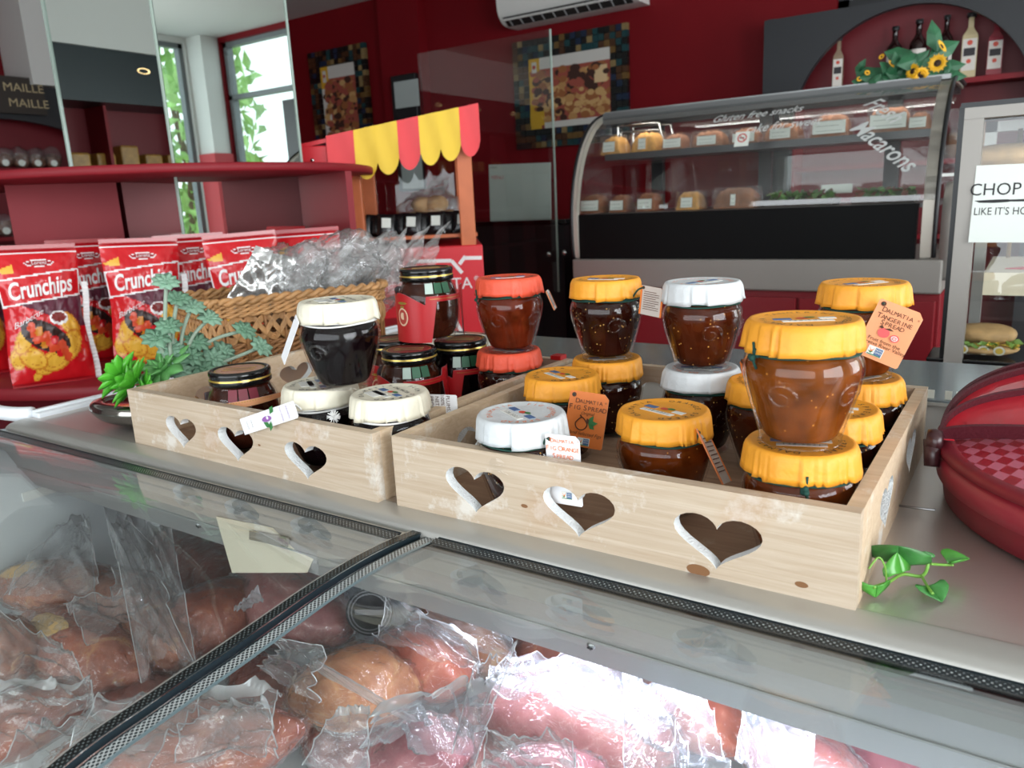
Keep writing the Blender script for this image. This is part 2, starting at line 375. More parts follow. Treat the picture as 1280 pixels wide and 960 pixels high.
# outdoor greenery beyond the windows
M_LEAF = mat('tree_leaves', (150, 190, 112), .6, vary=.4, vscale=4)
M_BARK = mat('tree_bark', (110, 92, 74), .8)
M_GROUND = mat('outside_paving', (196, 192, 184), .8)
o = MB().box((-2, YB+.4, FLOOR-.3), (14, 16, FLOOR-.1)).build('ground_outside', M_GROUND, kind='structure'); o['label'] = 'pale paving outside the windows'; o['category'] = 'ground'
def tree(loc, h, r, seed, label):
    rr = random.Random(seed); t = thing('street_tree', label, 'tree', loc, group='trees outside the windows')
    tr = MB(); tr.tube([(0, 0, 0), (.04, .02, h*.4), (-.03, .05, h*.75)], [.09, .07, .03], 8)
    for k in range(5):
        a = rr.uniform(0, 2*PI); tr.tube([(0, 0, h*(.4+.06*k)), (math.cos(a)*r*.6, math.sin(a)*r*.6, h*(.55+.08*k))], [.035, .012], 6)
    tr.build('trunk', M_BARK, t)
    lf = MB()
    for k in range(900):
        a = rr.uniform(0, 2*PI); q = r*math.sqrt(rr.random()); z = h*rr.uniform(.35, 1.05); q *= math.sin(PI*min(.95, max(.12, (z/h-.3)/.85)))**.5
        m = T(q*math.cos(a), q*math.sin(a), z) @ Euler((rr.uniform(0, 6), rr.uniform(0, 6), rr.uniform(0, 6))).to_matrix().to_4x4() @ SCL(.11, .06, .1)
        lf.add([(-1, 0, 0), (-.2, .8, .15), (1, 0, 0), (-.2, -.8, .15)], [(0, 3, 2, 1)], 0, m)
    lf.build('foliage', M_LEAF, t, kind='stuff')
tree((4.5, 4.75, FLOOR-.1), 3.2, .9, 3, 'leafy green tree outside beside the narrow window in the mirror')
tree((5.2, 6.2, FLOOR-.1), 1.9, 1.1, 4, 'low spreading green tree outside behind the white corner post')
tree((2.6, 7.6, FLOOR-.1), 1.8, 1.2, 5, 'far bushy green tree outside below the window transom')
# ================================================================ deli counter
CX0, CX1 = -.64, 1.25
deli = thing('deli_counter', 'stainless topped glass fronted deli counter full of bagged ham', 'deli counter', (0, 0, FLOOR))
def dbuild(mb, name, mats, parent=None, **k): return mb.build(name, mats, parent or deli, world=True, **k)
M_INNER = mat('case_inner_white', (205, 209, 212), .35)
M_CANOPY = mat('canopy_grey', (146, 146, 146), .42)
M_DARKRUB = mat('dark_rubber', (38, 44, 48), .35)
dbuild(MB().box((CX0, .004, -.02), (CX1, .72, 0)), 'countertop', M_STEEL)
# rounded nosing along the front edge
prof = [(.006, -.0006), (.004, .0008), (-.004, .0008), (-.014, -.0002), (-.019, -.002), (-.0225, -.005), (-.0225, -.012), (.006, -.012)]
mb = MB(); mb.grid(lambda u, v: Vector((CX0+(CX1-CX0)*u, *catmull([(0, *p) for p in prof], 5)[min(35, round(v*35))][1:])), 2, 35)
dbuild(mb, 'nosing', M_ALU)
dbuild(MB().box((CX0, -.0225, -.016), (CX1, .004, -.012)), 'seal_strip', M_DARKRUB)
mb = MB(); mb.box((CX0, -.0355, -.009), (.040, -.0295, -.0045), bev=.0012); dbuild(mb, 'glass_rail', M_ALU)
# sloping canopy under the nosing: hides the lamp
mb = MB(); mb.box((CX0, -.034, -.03), (CX1, -.030, -.012))
mb.add([(CX0, -.032, -.026), (CX1, -.032, -.026), (CX1, -.018, -.058), (CX0, -.018, -.058)], [(0, 1, 2, 3)])
mb.add([(CX0, -.0178, -.0585), (CX1, -.0178, -.0585), (CX1, -.002, -.0885), (CX0, -.002, -.0885)], [(0, 1, 2, 3)])
mb.add([(CX0, -.002, -.0885), (CX1, -.002, -.0885), (CX1, .004, -.0885), (CX0, .004, -.0885)], [(0, 1, 2, 3)])
mb.add([(CX0, .004, -.0885), (CX1, .004, -.0885), (CX1, .004, -.02), (CX0, .004, -.02)], [(0, 1, 2, 3)])
mb.box((CX0, -.0192, -.0592), (CX1, -.0176, -.0578))
can = dbuild(mb, 'canopy', M_CANOPY)
M_SCREW = mat('screw_metal', (150, 150, 152), .3, metal=1.)
for px, py in ((740, 805), (250, 655)):
    p = at(px, py, y=-.012); mb = MB(); fr = frame(p+Vector((0, -.0015, -.0006)), (1, 0, 0), (0, .47, -.88))
    mb.lathe([(.0001, .0022), (.0028, .0016), (.0034, 0)], 14, 0, fr @ RX(PI)); mb.box((-.0022, -.0004, -.0027), (.0022, .0004, -.0019), 1, fr); mb.box((-.0004, -.0022, -.0027), (.0004, .0022, -.0019), 1, fr)
    dbuild(mb, 'screw', [M_SCREW, M_DARKRUB], can)
# strip lamp behind the canopy, right hand bay
M_TUBE = mat('lamp_glow', (255, 255, 255), .4, emit=(226, 232, 255), estr=9)
lamp = dbuild(MB().box((-.02, .006, -.058), (CX1-.03, .05, -.022)), 'lamp_housing', M_INNER)
mb = MB(); mb.tube([(.0, .028, -.070), (CX1-.05, .028, -.070)], .011, 12); dbuild(mb, 'lamp_tube', M_TUBE, lamp)
ld = bpy.data.lights.new('deli_strip_light', 'AREA'); ld.shape = 'RECTANGLE'; ld.size = 1.15; ld.size_y = .02; ld.energy = 3.0; ld.color = (.80, .86, 1.0)
lo = bpy.data.objects.new('deli_strip_light', ld); COL.objects.link(lo); lo.location = (.60, .028, -.084)
# cabinet of the case
dbuild(MB().box((CX0-.03, -.46, FLOOR), (CX0, .72, -.02)), 'end_panel', M_INNER)
dbuild(MB().box((CX1, -.46, FLOOR), (CX1+.03, .72, -.02)), 'end_panel', M_INNER)
DECK = -.285
dbuild(MB().box((CX0, -.45, DECK-.03), (CX1, .40, DECK)), 'deck', M_INNER)
dbuild(MB().box((CX0, .37, DECK), (CX1, .40, -.02)), 'back_panel', M_INNER)
dbuild(MB().box((CX0, -.44, FLOOR), (CX1, .70, DECK-.03)), 'base_cabinet', mat('counter_red_front', (120, 20, 30), .4))
dbuild(MB().box((CX0, -.02, -.106), (CX0+.003, .36, -.094)), 'end_trim', M_WHITE)
# white raised trim on the left end of the top
mb = MB(); mb.box((CX0-.012, .012, -.002), (CX0+.014, .72, .006), bev=.002); mb.box((CX0-.004, .012, .006), (CX0+.002, .72, .009))
mb.tube(catmull([(CX0-.005, .014, .003), (CX0-.03, .0, .004), (CX0-.08, -.004, .006), (CX0-.2, .02, .012)], 6), .010, 8); dbuild(mb, 'end_trim', mat('white_plastic', (232, 236, 240), .3))
# curved panes
GP = [(-.0228, -.0082), (-.035, -.0068), (-.06, -.0045), (-.09, -.0035), (-.131, -.005), (-.172, -.009), (-.208, -.0125), (-.25, -.016), (-.30, -.022), (-.35, -.042), (-.395, -.095), (-.425, -.18), (-.438, -.285), (-.44, -.40), (-.44, -.60)]
GPC = catmull([(0, *p) for p in GP], 6)
def glass_at(t): return GPC[min(len(GPC)-1, round(t*(len(GPC)-1)))]
M_CASEGLASS = thin_glass('case_glass', (.965, .985, .975), .022, .55, .0)
M_GEDGE = mat('glass_edge', (112, 132, 138), .3)
M_FRIT = dots_mat('printed_dots_dark', (12, 16, 18), (96, 104, 104), .0034, .36, 1.)
M_FRITL = dots_mat('printed_dots_light', (40, 46, 50), (176, 182, 182), .0034, .27, 1.)
M_FRITS = dots_mat('printed_dots_strip', (30, 38, 42), (128, 136, 138), .0036, .36, .45)
M_FRITK = mat('printed_black_edge', (26, 38, 44), .45, spec=.2)
n = len(GPC)-1
def strip(x0, x1, dz, t0=0, t1=n, mi=0, mb=None):
    mb = mb or MB(); mb.grid(lambda u, v: Vector((x0+(x1-x0)*u, GPC[t0+round(v*(t1-t0))].y, GPC[t0+round(v*(t1-t0))].z+dz)), 4, t1-t0, mi); return mb
def ystrip(x0, x1, y0, y1, dz, mb, mi=0):
    z = GP[0][1]+dz; return mb.add([(x0, y0, z), (x1, y0, z), (x1, y1, z+.0012), (x0, y1, z+.0012)], [(0, 3, 2, 1)], mi)
for (x0, x1, lift) in ((CX0, .0445, .0022), (.050, CX1, 0)):
    mb = strip(x0, x1, lift); strip(x0, x1, lift-.005, mb=mb)
    o = dbuild(mb, 'glass_pane', [M_CASEGLASS])
    for xx in (x0, x1):
        ex = MB(); ex.grid(lambda u, v: Vector((xx, GPC[round(v*n)].y, GPC[round(v*n)].z+lift-.005*u)), 1, n, 0); dbuild(ex, 'pane_edge', [M_FRITK if abs(xx) < .1 else M_GEDGE], o)
    fr = MB()
    if x1 < .1:
        strip(x1-.0085, x1-.0012, lift+.0006, mb=fr, mi=0); strip(x1-.0012, x1, lift+.0008, mb=fr, mi=2)
        ystrip(x0, x1-.0085, -.0385, -.0355, lift+.0026, fr, 2); ystrip(x0, x1-.0085, -.0475, -.0385, lift+.0032, fr, 1); strip(x1-.0097, x1-.0085, lift+.0007, mb=fr, mi=3)
    else:
        strip(x0, x0+.0012, .0007, mb=fr, mi=2); strip(x0+.0012, x0+.0095, .0006, mb=fr, mi=4); strip(x0+.0095, x0+.0125, .0006, mb=fr, mi=5)
        ystrip(x0+.0125, x1, -.0272, -.0225, .0016, fr, 2); ystrip(x0+.0125, x1, -.0342, -.0272, .0026, fr, 1)
    dbuild(fr, 'printed_border', [M_FRIT, M_FRITS, M_FRITK, M_ALU, M_FRITL, M_GEDGE], o)
# rear ledge behind the crates with small white upright squares on its front rail
led = thing('rear_ledge', 'raised stainless ledge running behind the wooden crates', 'ledge', (.4, .48, 0))
MB().box((-.44, .394, 0), (CX1, .58, .030)).build('ledge_body', mat('ledge_grey', (214, 214, 210), .5), led, world=True)
MB().box((-.44, .392, .030), (CX1, .58, .034), bev=.001).build('ledge_top', mat('ledge_dark_top', (118, 130, 136), .16, metal=.5), led, world=True)
MB().box((-.44, .390, .0285), (CX1, .394, .0318)).build('ledge_lip', M_ALU, led, world=True)
for k, px in enumerate((1164, 1186, 1200, 1220, 1240, 1262)):
    x = at(px, 491, y=.3985).x
    o = MB().box((x-.003, .398, .034), (x+.003, .3990, .0425)).build('white_chip', mat('white_card', (236, 238, 226), .5) if k == 0 else bpy.data.materials['white_card'])
    recentre(o); tag(o, 'small white upright square in the row on the ledge right of the large crate', 'tag', 'white squares along the ledge')
o = MB().box((-.40, .42, .034), (-.24, .56, .0345)).build('paper_sheet', bpy.data.materials['white_card']); recentre(o); tag(o, 'white paper sheet lying on the ledge behind the red sleeved jars', 'paper')
# ================================================================ wooden crates with heart cut-outs
M_WOODX = wood_mat('whitewashed_pine', (200, 183, 162), (178, 156, 131), (222, 218, 210), 0)
M_WOODY = wood_mat('whitewashed_pine_side', (212, 190, 162), (194, 168, 138), (222, 218, 210), 1)
M_BASEW = wood_mat('crate_base_wood', (168, 136, 110), (138, 106, 84), (180, 160, 140), 0)
M_HEARTW = mat('heart_white_paint', (238, 240, 240), .8, bump=.8, bscale=700)
M_KNOT = mat('wood_knot', (128, 88, 54), .7)
def heart_pts(w, h, n=40):
    P = []
    for i in range(n):
        t = 2*PI*i/n
        x = 16*math.sin(t)**3; y = 13*math.cos(t)-5*math.cos(2*t)-2*math.cos(3*t)-math.cos(4*t)
        P.append((x/32*w, (y+2.5)/29*h))
    return P
def board(name, L, H, th, holes, mats, parent, M):
    """upright board in local XZ, thickness along +Y, with heart holes whose inner faces are painted white"""
    cu = bpy.data.curves.new('b', 'CURVE'); cu.dimensions = '2D'; cu.fill_mode = 'BOTH'; cu.extrude = th/2
    def sp(pts):
        s = cu.splines.new('POLY'); s.points.add(len(pts)-1); s.use_cyclic_u = True
        for p, q in zip(s.points, pts): p.co = (q[0], q[1], 0, 1)
    sp([(0, 0), (L, 0), (L, H), (0, H)])
    for cx, cz, w, h in holes: sp([(cx+x, cz+y) for x, y in heart_pts(w, h)])
    ob = bpy.data.objects.new('b', cu); COL.objects.link(ob)
    me = bpy.data.meshes.new_from_object(ob.evaluated_get(bpy.context.evaluated_depsgraph_get())); bpy.data.objects.remove(ob)
    mi = []
    for p in me.polygons:
        c = p.center; inner = abs(p.normal.z) < .5 and 1e-4 < c.x < L-1e-4 and 1e-4 < c.y < H-1e-4; mi.append(1 if inner else 0)
    mb = MB(); mb.add([v.co.copy() for v in me.vertices], [tuple(p.vertices) for p in me.polygons], mi, T(0, th/2, 0) @ RX(PI/2))
    bpy.data.meshes.remove(me)
    o = mb.build(name, mats, parent); o.matrix_basis = M
    bv = o.modifiers.new('edge', 'BEVEL'); bv.width = .0008; bv.segments = 2; bv.limit_method = 'ANGLE'
    return o
H_CR = .062; TH = .0095
def crate(label, loc, rz, L, D, front_hearts, knots=()):
    r = thing('wooden_crate', label, 'crate', loc, rz)
    mx, my = [M_WOODX, M_HEARTW], [M_WOODY, M_HEARTW]
    fb = board('front_board', L, H_CR, TH, front_hearts, mx, r, T(0, 0, 0))
    board('back_board', L, H_CR, TH, [(x, .028, .056, .034) for x in (L*.22, L*.5, L*.78)], mx, r, T(0, D-TH, 0))
    s = D-2*TH
    for x in (TH, L): board('side_board', s, H_CR, TH, [(s*.3, .029, .056, .034), (s*.7, .029, .056, .034)], my, r, T(x, TH, 0) @ RZ(PI/2))
    MB().box((TH, TH, .0005), (L-TH, D-TH, .004)).build('base_board', M_BASEW, r)
    for kx, kz, a, b in knots:
        mb = MB(); mb.disc(a, 0, 18, 0, T(kx, -.0002, kz) @ RX(PI/2), b); mb.build('knot', M_KNOT, r)
    return r
C1 = (-.0184, -.0037); C1R = -.026; L1 = .378; L2 = .3579; DD = .3282
def hx(l, t, r, px, py, y=0, x0=0): return (at(px, py, y=y).x-x0, )
crate('large whitewashed pine crate with three heart cut-outs, holding the orange lidded jars', (0, 0, 0), 0, L2, DD,
      [(.0825, .0275, .056, .036), (.1735, .0265, .058, .0365), (.274, .0255, .058, .0365)], [(.262, .004, .008, .004), (.327, .010, .004, .002), (.128, .024, .003, .0015)])
def c1p(u, v): return (C1[0]+math.cos(C1R)*u-math.sin(C1R)*v, C1[1]+math.sin(C1R)*u+math.cos(C1R)*v)
_o = c1p(-L1, 0)
crate('whitewashed pine crate with the dark jam jars, left of the larger crate', (_o[0], _o[1], 0), C1R, L1, DD,
      [(at(223, 541, y=0).x-_o[0], .0245, .054, .034), (at(294, 558, y=0).x-_o[0], .0245, .056, .034), (at(384, 576, y=0).x-_o[0], .0235, .057, .034)], [(.225, .03, .002, .001)])
# ================================================================ jars
M_JGLASS = thin_glass('jar_glass', (1, 1, 1), .03, .7, .0, power=3.6)
M_FIG = jam_mat('fig_jam', (40, 14, 8), (220, 170, 96), .22)
M_FIGB = jam_mat('fig_orange_jam', (66, 26, 10), (226, 166, 84), .18)
M_TANG = jam_mat('tangerine_jam', (112, 58, 16), (190, 124, 50), .08, .12)
M_ORAN = jam_mat('orange_jam', (96, 42, 12), (180, 112, 44), .07)
M_RUBY = jam_mat('sour_cherry_jam', (92, 32, 14), (140, 60, 30), .03, .08)
M_PLUM = jam_mat('plum_jam', (12, 5, 7), (40, 22, 22), .04)
M_BROWN = jam_mat('chestnut_jam', (56, 24, 14), (80, 40, 22), .03)
def lid_paper(n, c): return mat(n, c, .5, bump=.25, bscale=220, vary=.06, vscale=60)
M_LO = lid_paper('orange_lid_paper', (236, 158, 44)); M_LW = lid_paper('white_lid_paper', (208, 212, 214))
M_LC = lid_paper('cream_lid_paper', (226, 220, 200)); M_LR = lid_paper('red_lid_paper', (226, 84, 56))
M_LB = mat('black_lid', (14, 14, 15), .16); M_GOLD = mat('gold_line', (196, 168, 84), .3, metal=.7)
M_CORD = mat('green_cord', (14, 62, 52), .8); M_CORDW = mat('white_cord', (226, 226, 224), .8)
M_INK = mat('dark_ink', (44, 40, 44), .6); M_PRINTW = mat('print_white', (226, 226, 220), .5); M_PRINTB = mat('print_blue', (70, 104, 150), .5)
M_PRINTR = mat('print_red', (206, 72, 48), .5); M_PRINTG = mat('print_green', (54, 120, 62), .5); M_PRINTO = mat('print_orange', (232, 120, 48), .5)
HJ = .0806; RL = .0346
GLP = [(.0005, .0006), (.0235, .0006), (.0252, .002), (.0258, .005), (.0275, .012), (.0310, .024), (.0345, .036), (.0364, .0455), (.0366, .051), (.0352, .0565), (.0325, .061), (.0312, .064), (.0312, .068)]
JMP = [(.0005, .0045), (.021, .0045), (.0232, .007), (.0262, .0145), (.0296, .025), (.0330, .037), (.0348, .0455), (.0350, .051), (.0336, .0562), (.031, .0605), (.0298, .064), (.0298, .066), (.0005, .066)]
def dens(P, n=5): return [(p.x, p.y) for p in catmull([(a, b, 0) for a, b in P], n)]
ME_GLASS = MB().lathe(dens(GLP, 4), 64)
for sgn in (1, -1):
    pts = []
    for k in range(26):
        t = k/25; ang = 2.6*PI*t; rr = .0105*(1-.78*t); yy = rr*math.cos(ang); zz = .036+.9*rr*math.sin(ang)
        th = sgn*.62+yy/.036; R = .0310+(zz-.024)*.292+.0001; R = min(R, .0366); pts.append((R*math.sin(th), -R*math.cos(th), zz))
    ME_GLASS.tube(pts, [.0013*(1-.6*k/25) for k in range(26)], 6)
ME_GLASS = ME_GLASS.mesh('jar_glass', M_JGLASS)
_jam = {}
def jam_mesh(m):
    if m.name not in _jam: _jam[m.name] = MB().lathe(JMP, 48).mesh('jam_'+m.name, m)
    return _jam[m.name]
def lid_geo(seed, zt=HJ, rl=RL, hh=.0178):
    rr = random.Random(seed); N = 176; nf = rr.randint(17, 21)
    edge = sorted(rr.uniform(0, 2*PI) for _ in range(nf)); ph = rr.uniform(0, 6)
    amp = [rr.uniform(.0005, .0018) for _ in range(nf)]; low = [rr.uniform(-.0012, .0012) for _ in range(nf)]
    rows = [(0.0, 0, 0), (.5, 0, 0), (.86, 0.0, 0), (.90, .0007, 0), (.955, .0006, .1), (.985, -.0012, .3), (1., -.004, .6), (1.004, -.009, .9), (1.01, -.014, 1.1), (1.02, -hh, 1.3), (.94, -hh+.001, 1.), (.90, -hh+.006, .2)]
    vs = []
    for i in range(N):
        a = 2*PI*i/N; k = max([j for j in range(nf) if edge[j] <= a] or [nf-1]); nx = edge[(k+1) % nf]; w = (nx-edge[k]) % (2*PI); f = ((a-edge[k]) % (2*PI))/max(w, .01)
        for q, (r, z, pf) in enumerate(rows):
            d = amp[k]*(1-f)**.7*1.9*pf+.00012*pf*math.sin(23*a+ph)
            zz = z + (low[k]+.0003*math.sin(11*a+ph) if q in (9, 10) else 0)
            vs.append(((r*rl+d)*math.cos(a), (r*rl+d)*math.sin(a), zt-.0008+zz))
    K = len(rows); fs = [(i*K+q, i*K+q+1, ((i+1) % N)*K+q+1, ((i+1) % N)*K+q) for i in range(N) for q in range(K-1)]
    return vs, fs
LIDS = {}
def lid_mesh(seed, m):
    k = (seed, m.name)
    if k not in LIDS: v, f = lid_geo(seed); LIDS[k] = MB().add(v, f, 0, I4, True).mesh('lid', m)
    return LIDS[k]
def label_mesh(style, line):
    """print on a lid: round label, brand arc lines and small badges"""
    mb = MB(); r = RL*.84
    mats = [{'o': M_LO, 'w': M_LW, 'c': M_LC, 'r': M_LR}[style], M_INK, M_PRINTW, M_PRINTB, M_PRINTR, M_PRINTG, M_PRINTO]
    tx = 6 if style == 'w' else 1
    s = 'DALMATIA  '+line+'  '; n = len(s)
    for i, ch in enumerate(s):
        if ch == ' ': continue
        a = PI*.5+PI*.95-2*PI*.95*i/(n-1) if n > 1 else 0
        mb.text(ch, .0062, r*.86*math.cos(a), r*.86*math.sin(a), tx, rot=a-PI/2)
    mb.box((-.019, -.002, 0), (-.008, .0035, .0003), 3); mb.box((.009, -.002, 0), (.019, .0035, .0003), 2 if style == 'o' else 3)
    mb.disc(.004, .0003, 14, 4, T(-.001, .002, 0), .0028); mb.disc(.0036, .00035, 14, 5, T(.004, .004, 0), .0022)
    mb.box((-.0155, -.0105, 0), (.0155, -.0055, .0003), 2)
    mb.text('1 2 8 . 5 0 2 1', .0042, 0, -.008, 1, z=.0005)
    if style == 'c': mb.box((-.016, -.018, 0), (.006, -.004, .0003), 2); mb.text('DALMATIA', .006, 0, .012, 1)
    return mb.mesh('lid_print', mats)
LBL = {}
def cord_mesh(m, seed):
    rr = random.Random(seed); mb = MB(); P = []
    for i in range(72):
        a = 2*PI*i/72; P.append((.0333*math.cos(a), .0333*math.sin(a), .0622+.0006*math.sin(2*a+seed)))
    mb.tube(P, .0011, 6, closed=True)
    P = [(.0336*math.cos(2*PI*i/72), .0336*math.sin(2*PI*i/72), .0604+.0006*math.sin(3*i/72*2*PI)) for i in range(72)]; mb.tube(P, .0009, 6, closed=True)
    return mb
def jar(label, loc, jam, lid, style, line, seed, rz, group=None, cord=M_CORD, knot=None):
    r = thing('jam_jar', label, 'jar', loc, rz, group)
    link('glass_body', ME_GLASS, r); link('jam', jam_mesh(jam), r); link('lid', lid_mesh(seed, lid), r)
    k = (style, line)
    if k not in LBL: LBL[k] = label_mesh(style, line)
    lb = link('lid_print', LBL[k], r); lb.location = (0, 0, HJ-.0008)
    mb = cord_mesh(cord, seed)
    if knot is not None:
        a = knot-rz; c = Vector((.036*math.cos(a), .036*math.sin(a), .061))
        for q in range(6): mb.ball(.0022, T(*(c+Vector((rnd.uniform(-.0022, .0022), rnd.uniform(-.0022, .0022), rnd.uniform(-.003, .002))))), 0, 1)
        mb.tube([c, c*1.02+Vector((0, 0, -.006)), c*1.03+Vector((.002, 0, -.011))], .0009, 5); mb.tube([c, c*1.03+Vector((0, 0, .006))], .0009, 5)
    mb.build('cord', cord, r); return r
FZ = .004
def jp(px, py, z): p = at(px, py, z=z); return p
def J(px, py, top=False):
    z = FZ+HJ*(2 if top else 1); p = at(px, py, z=z); return (p.x, p.y, z-HJ)
XMAX = L2-TH-.0372
def cl(p, xmax=XMAX, ymax=DD-TH-.0372): return (min(p[0], xmax), min(p[1], ymax), p[2])
G_O = 'orange lidded jam jars in the large crate'
b = cl(J(1008, 551)); jA0 = jar('orange lidded jar in the front right crate corner, under the big amber jar', b, M_ORAN, M_LO, 'o', 'TANGERINE SPREAD', 11, .3, G_O, knot=rad(-70))
jA1 = jar('big bright amber jar with orange lid, stacked nearest the viewer', (b[0]-.0006, b[1]-.001, FZ+HJ), M_TANG, M_LO, 'o', 'TANGERINE SPREAD', 12, .5, G_O, knot=rad(-128))
b = cl(J(1079, 470)); jB0 = jar('orange lidded jar in the back right corner of the crate, under another', b, M_FIG, M_LO, 'o', 'FIG SPREAD', 13, 1., G_O, knot=rad(20))
jB1 = jar('orange lidded jar with the peach tangerine spread tag, top of the back right stack', (b[0], b[1], FZ+HJ), M_ORAN, M_LO, 'o', 'TANGERINE SPREAD', 14, .9, G_O)
b = cl(J(1060, 511)); jC = jar('single orange lidded jar against the right side of the crate, behind the tallest stack', b, M_FIG, M_LO, 'o', 'FIG SPREAD', 15, .2, G_O)
jD = jar('single orange lidded jar half hidden left of the big amber jar', cl(J(962, 474)), M_FIGB, M_LO, 'o', 'ORANGE SPREAD', 16, 2., G_O)
b = cl(J(759, 446)); jE0 = jar('orange lidded seedy fig jar at the crate back left, bottom of its stack', b, M_FIG, M_LO, 'o', 'FIG SPREAD', 17, .6, G_O)
jE1 = jar('orange lidded seedy fig jar stacked at the back left with a tag turned backwards', (b[0], b[1], FZ+HJ), M_FIG, M_LO, 'o', 'FIG SPREAD', 18, .1, G_O)
b = cl(J(877, 458)); jF0 = jar('white lidded jar under another white lidded jar at the back of the crate', b, M_FIG, M_LW, 'w', 'FIG ORANGE SPREAD', 19, .3, 'white lidded fig orange jars')
jF1 = jar('brown white lidded jar on top of another white lidded jar', (b[0], b[1], FZ+HJ), M_FIGB, M_LW, 'w', 'FIG ORANGE SPREAD', 20, 1.2, 'white lidded fig orange jars')
jG = jar('single orange lidded orange spread jar in the middle of the large crate', cl(J(830, 511)), M_ORAN, M_LO, 'o', 'ORANGE SPREAD', 21, -.35, G_O)
jH = jar('orange lidded jar hung with the orange fig spread tag', cl(J(702, 467)), M_FIG, M_LO, 'o', 'FIG SPREAD', 22, -.5, G_O)
jI = jar('white lidded jar at the front left of the large crate, with a white tag', cl(J(651, 515)), M_FIG, M_LW, 'w', 'FIG ORANGE SPREAD', 23, -.55, 'white lidded fig orange jars')
b = J(650, 437); b = (min(b[0], -.0505), min(b[1], .280), b[2])
jK0 = jar('tomato red lidded jar in the back corner of the left crate, bottom of its stack', b, M_FIG, M_LR, 'r', 'SOUR CHERRY SPREAD', 24, 0, 'tomato red lidded jars')
jK1 = jar('reddish brown jar with tomato red lid standing on another red lidded jar', (b[0]+.005, b[1]-.002, FZ+HJ), M_RUBY, M_LR, 'r', 'SOUR CHERRY SPREAD', 25, .8, 'tomato red lidded jars', knot=rad(-128))
_pl = J(380, 484); jL = jar('cream lidded plum jar in the front of the left crate, with the purple plum tag', (_pl[0], max(_pl[1], .046), _pl[2]), M_PLUM, M_LC, 'c', 'PLUM SPREAD', 26, -.6, 'cream lidded plum jars', M_CORDW)
_pm = J(464, 499); jM = jar('cream lidded plum jar at the front right corner of the left crate', (_pm[0]-.004, max(_pm[1], .0455), _pm[2]), M_PLUM, M_LC, 'c', 'PLUM SPREAD', 27, -.4, 'cream lidded plum jars', M_CORDW)
jN = jar('almost black cream lidded plum jar perched across two cream lids', J(421, 374, True), M_PLUM, M_LC, 'c', 'PLUM SPREAD', 28, -.5, 'cream lidded plum jars', M_CORDW)
mb = MB()
for q in range(40): mb.tube([(0, 0, 0), Vector((rnd.gauss(0, 1), rnd.gauss(0, 1), rnd.gauss(0, 1))).normalized()*.006], .0005, 4)
o = mb.build('cord_tassel', M_CORDW, jM); p = at(418, 520, z=.066); o.location = parent_matrix(jM).inverted() @ (p+Vector((.001, -.002, 0)))
# ---- black lidded jars with card sleeves
PJG = [(.0005, .0006), (.024, .0006), (.028, .003), (.0320, .010), (.0352, .022), (.0362, .034), (.0358, .045), (.0335, .056), (.0302, .062), (.0288, .0645), (.0288, .068)]
PJJ = [(.0005, .004), (.0235, .004), (.0268, .006), (.0305, .012), (.0336, .023), (.0346, .034), (.0342, .045), (.032, .0552), (.0289, .061), (.0275, .066), (.0005, .066)]
MEPG = MB().lathe(dens(PJG, 4), 56).mesh('round_jar_glass', M_JGLASS)
MEPJ = {m.name: MB().lathe(PJJ, 48).mesh('round_jam', m) for m in (M_BROWN, M_PLUM)}
def black_lid():
    mb = MB(); z = .0806
    mb.lathe([(.0005, z-.0012), (.0255, z-.0012), (.0268, z), (.0290, z), (.0305, z-.0012), (.0308, z-.004), (.0300, z-.006), (.0302, z-.0072), (.0308, z-.0088), (.0308, z-.0128), (.0298, z-.0138), (.027, z-.0138)], 64, [0]*7+[1]+[0]*3)
    return mb.mesh('black_lid', [M_LB, M_GOLD])
MEPL = black_lid()
M_SRED = mat('sleeve_red', (176, 26, 32), .38); M_SPEACH = mat('sleeve_peach', (232, 164, 116), .5); M_SBACK = mat('sleeve_card_back', (186, 172, 180), .6)
M_SGREEN = mat('seal_green', (40, 88, 62), .3, metal=.2); M_SDRED = mat('seal_dark_red', (106, 30, 44), .3)
M_SEALS = mat('seal_silver', (178, 196, 186), .35)
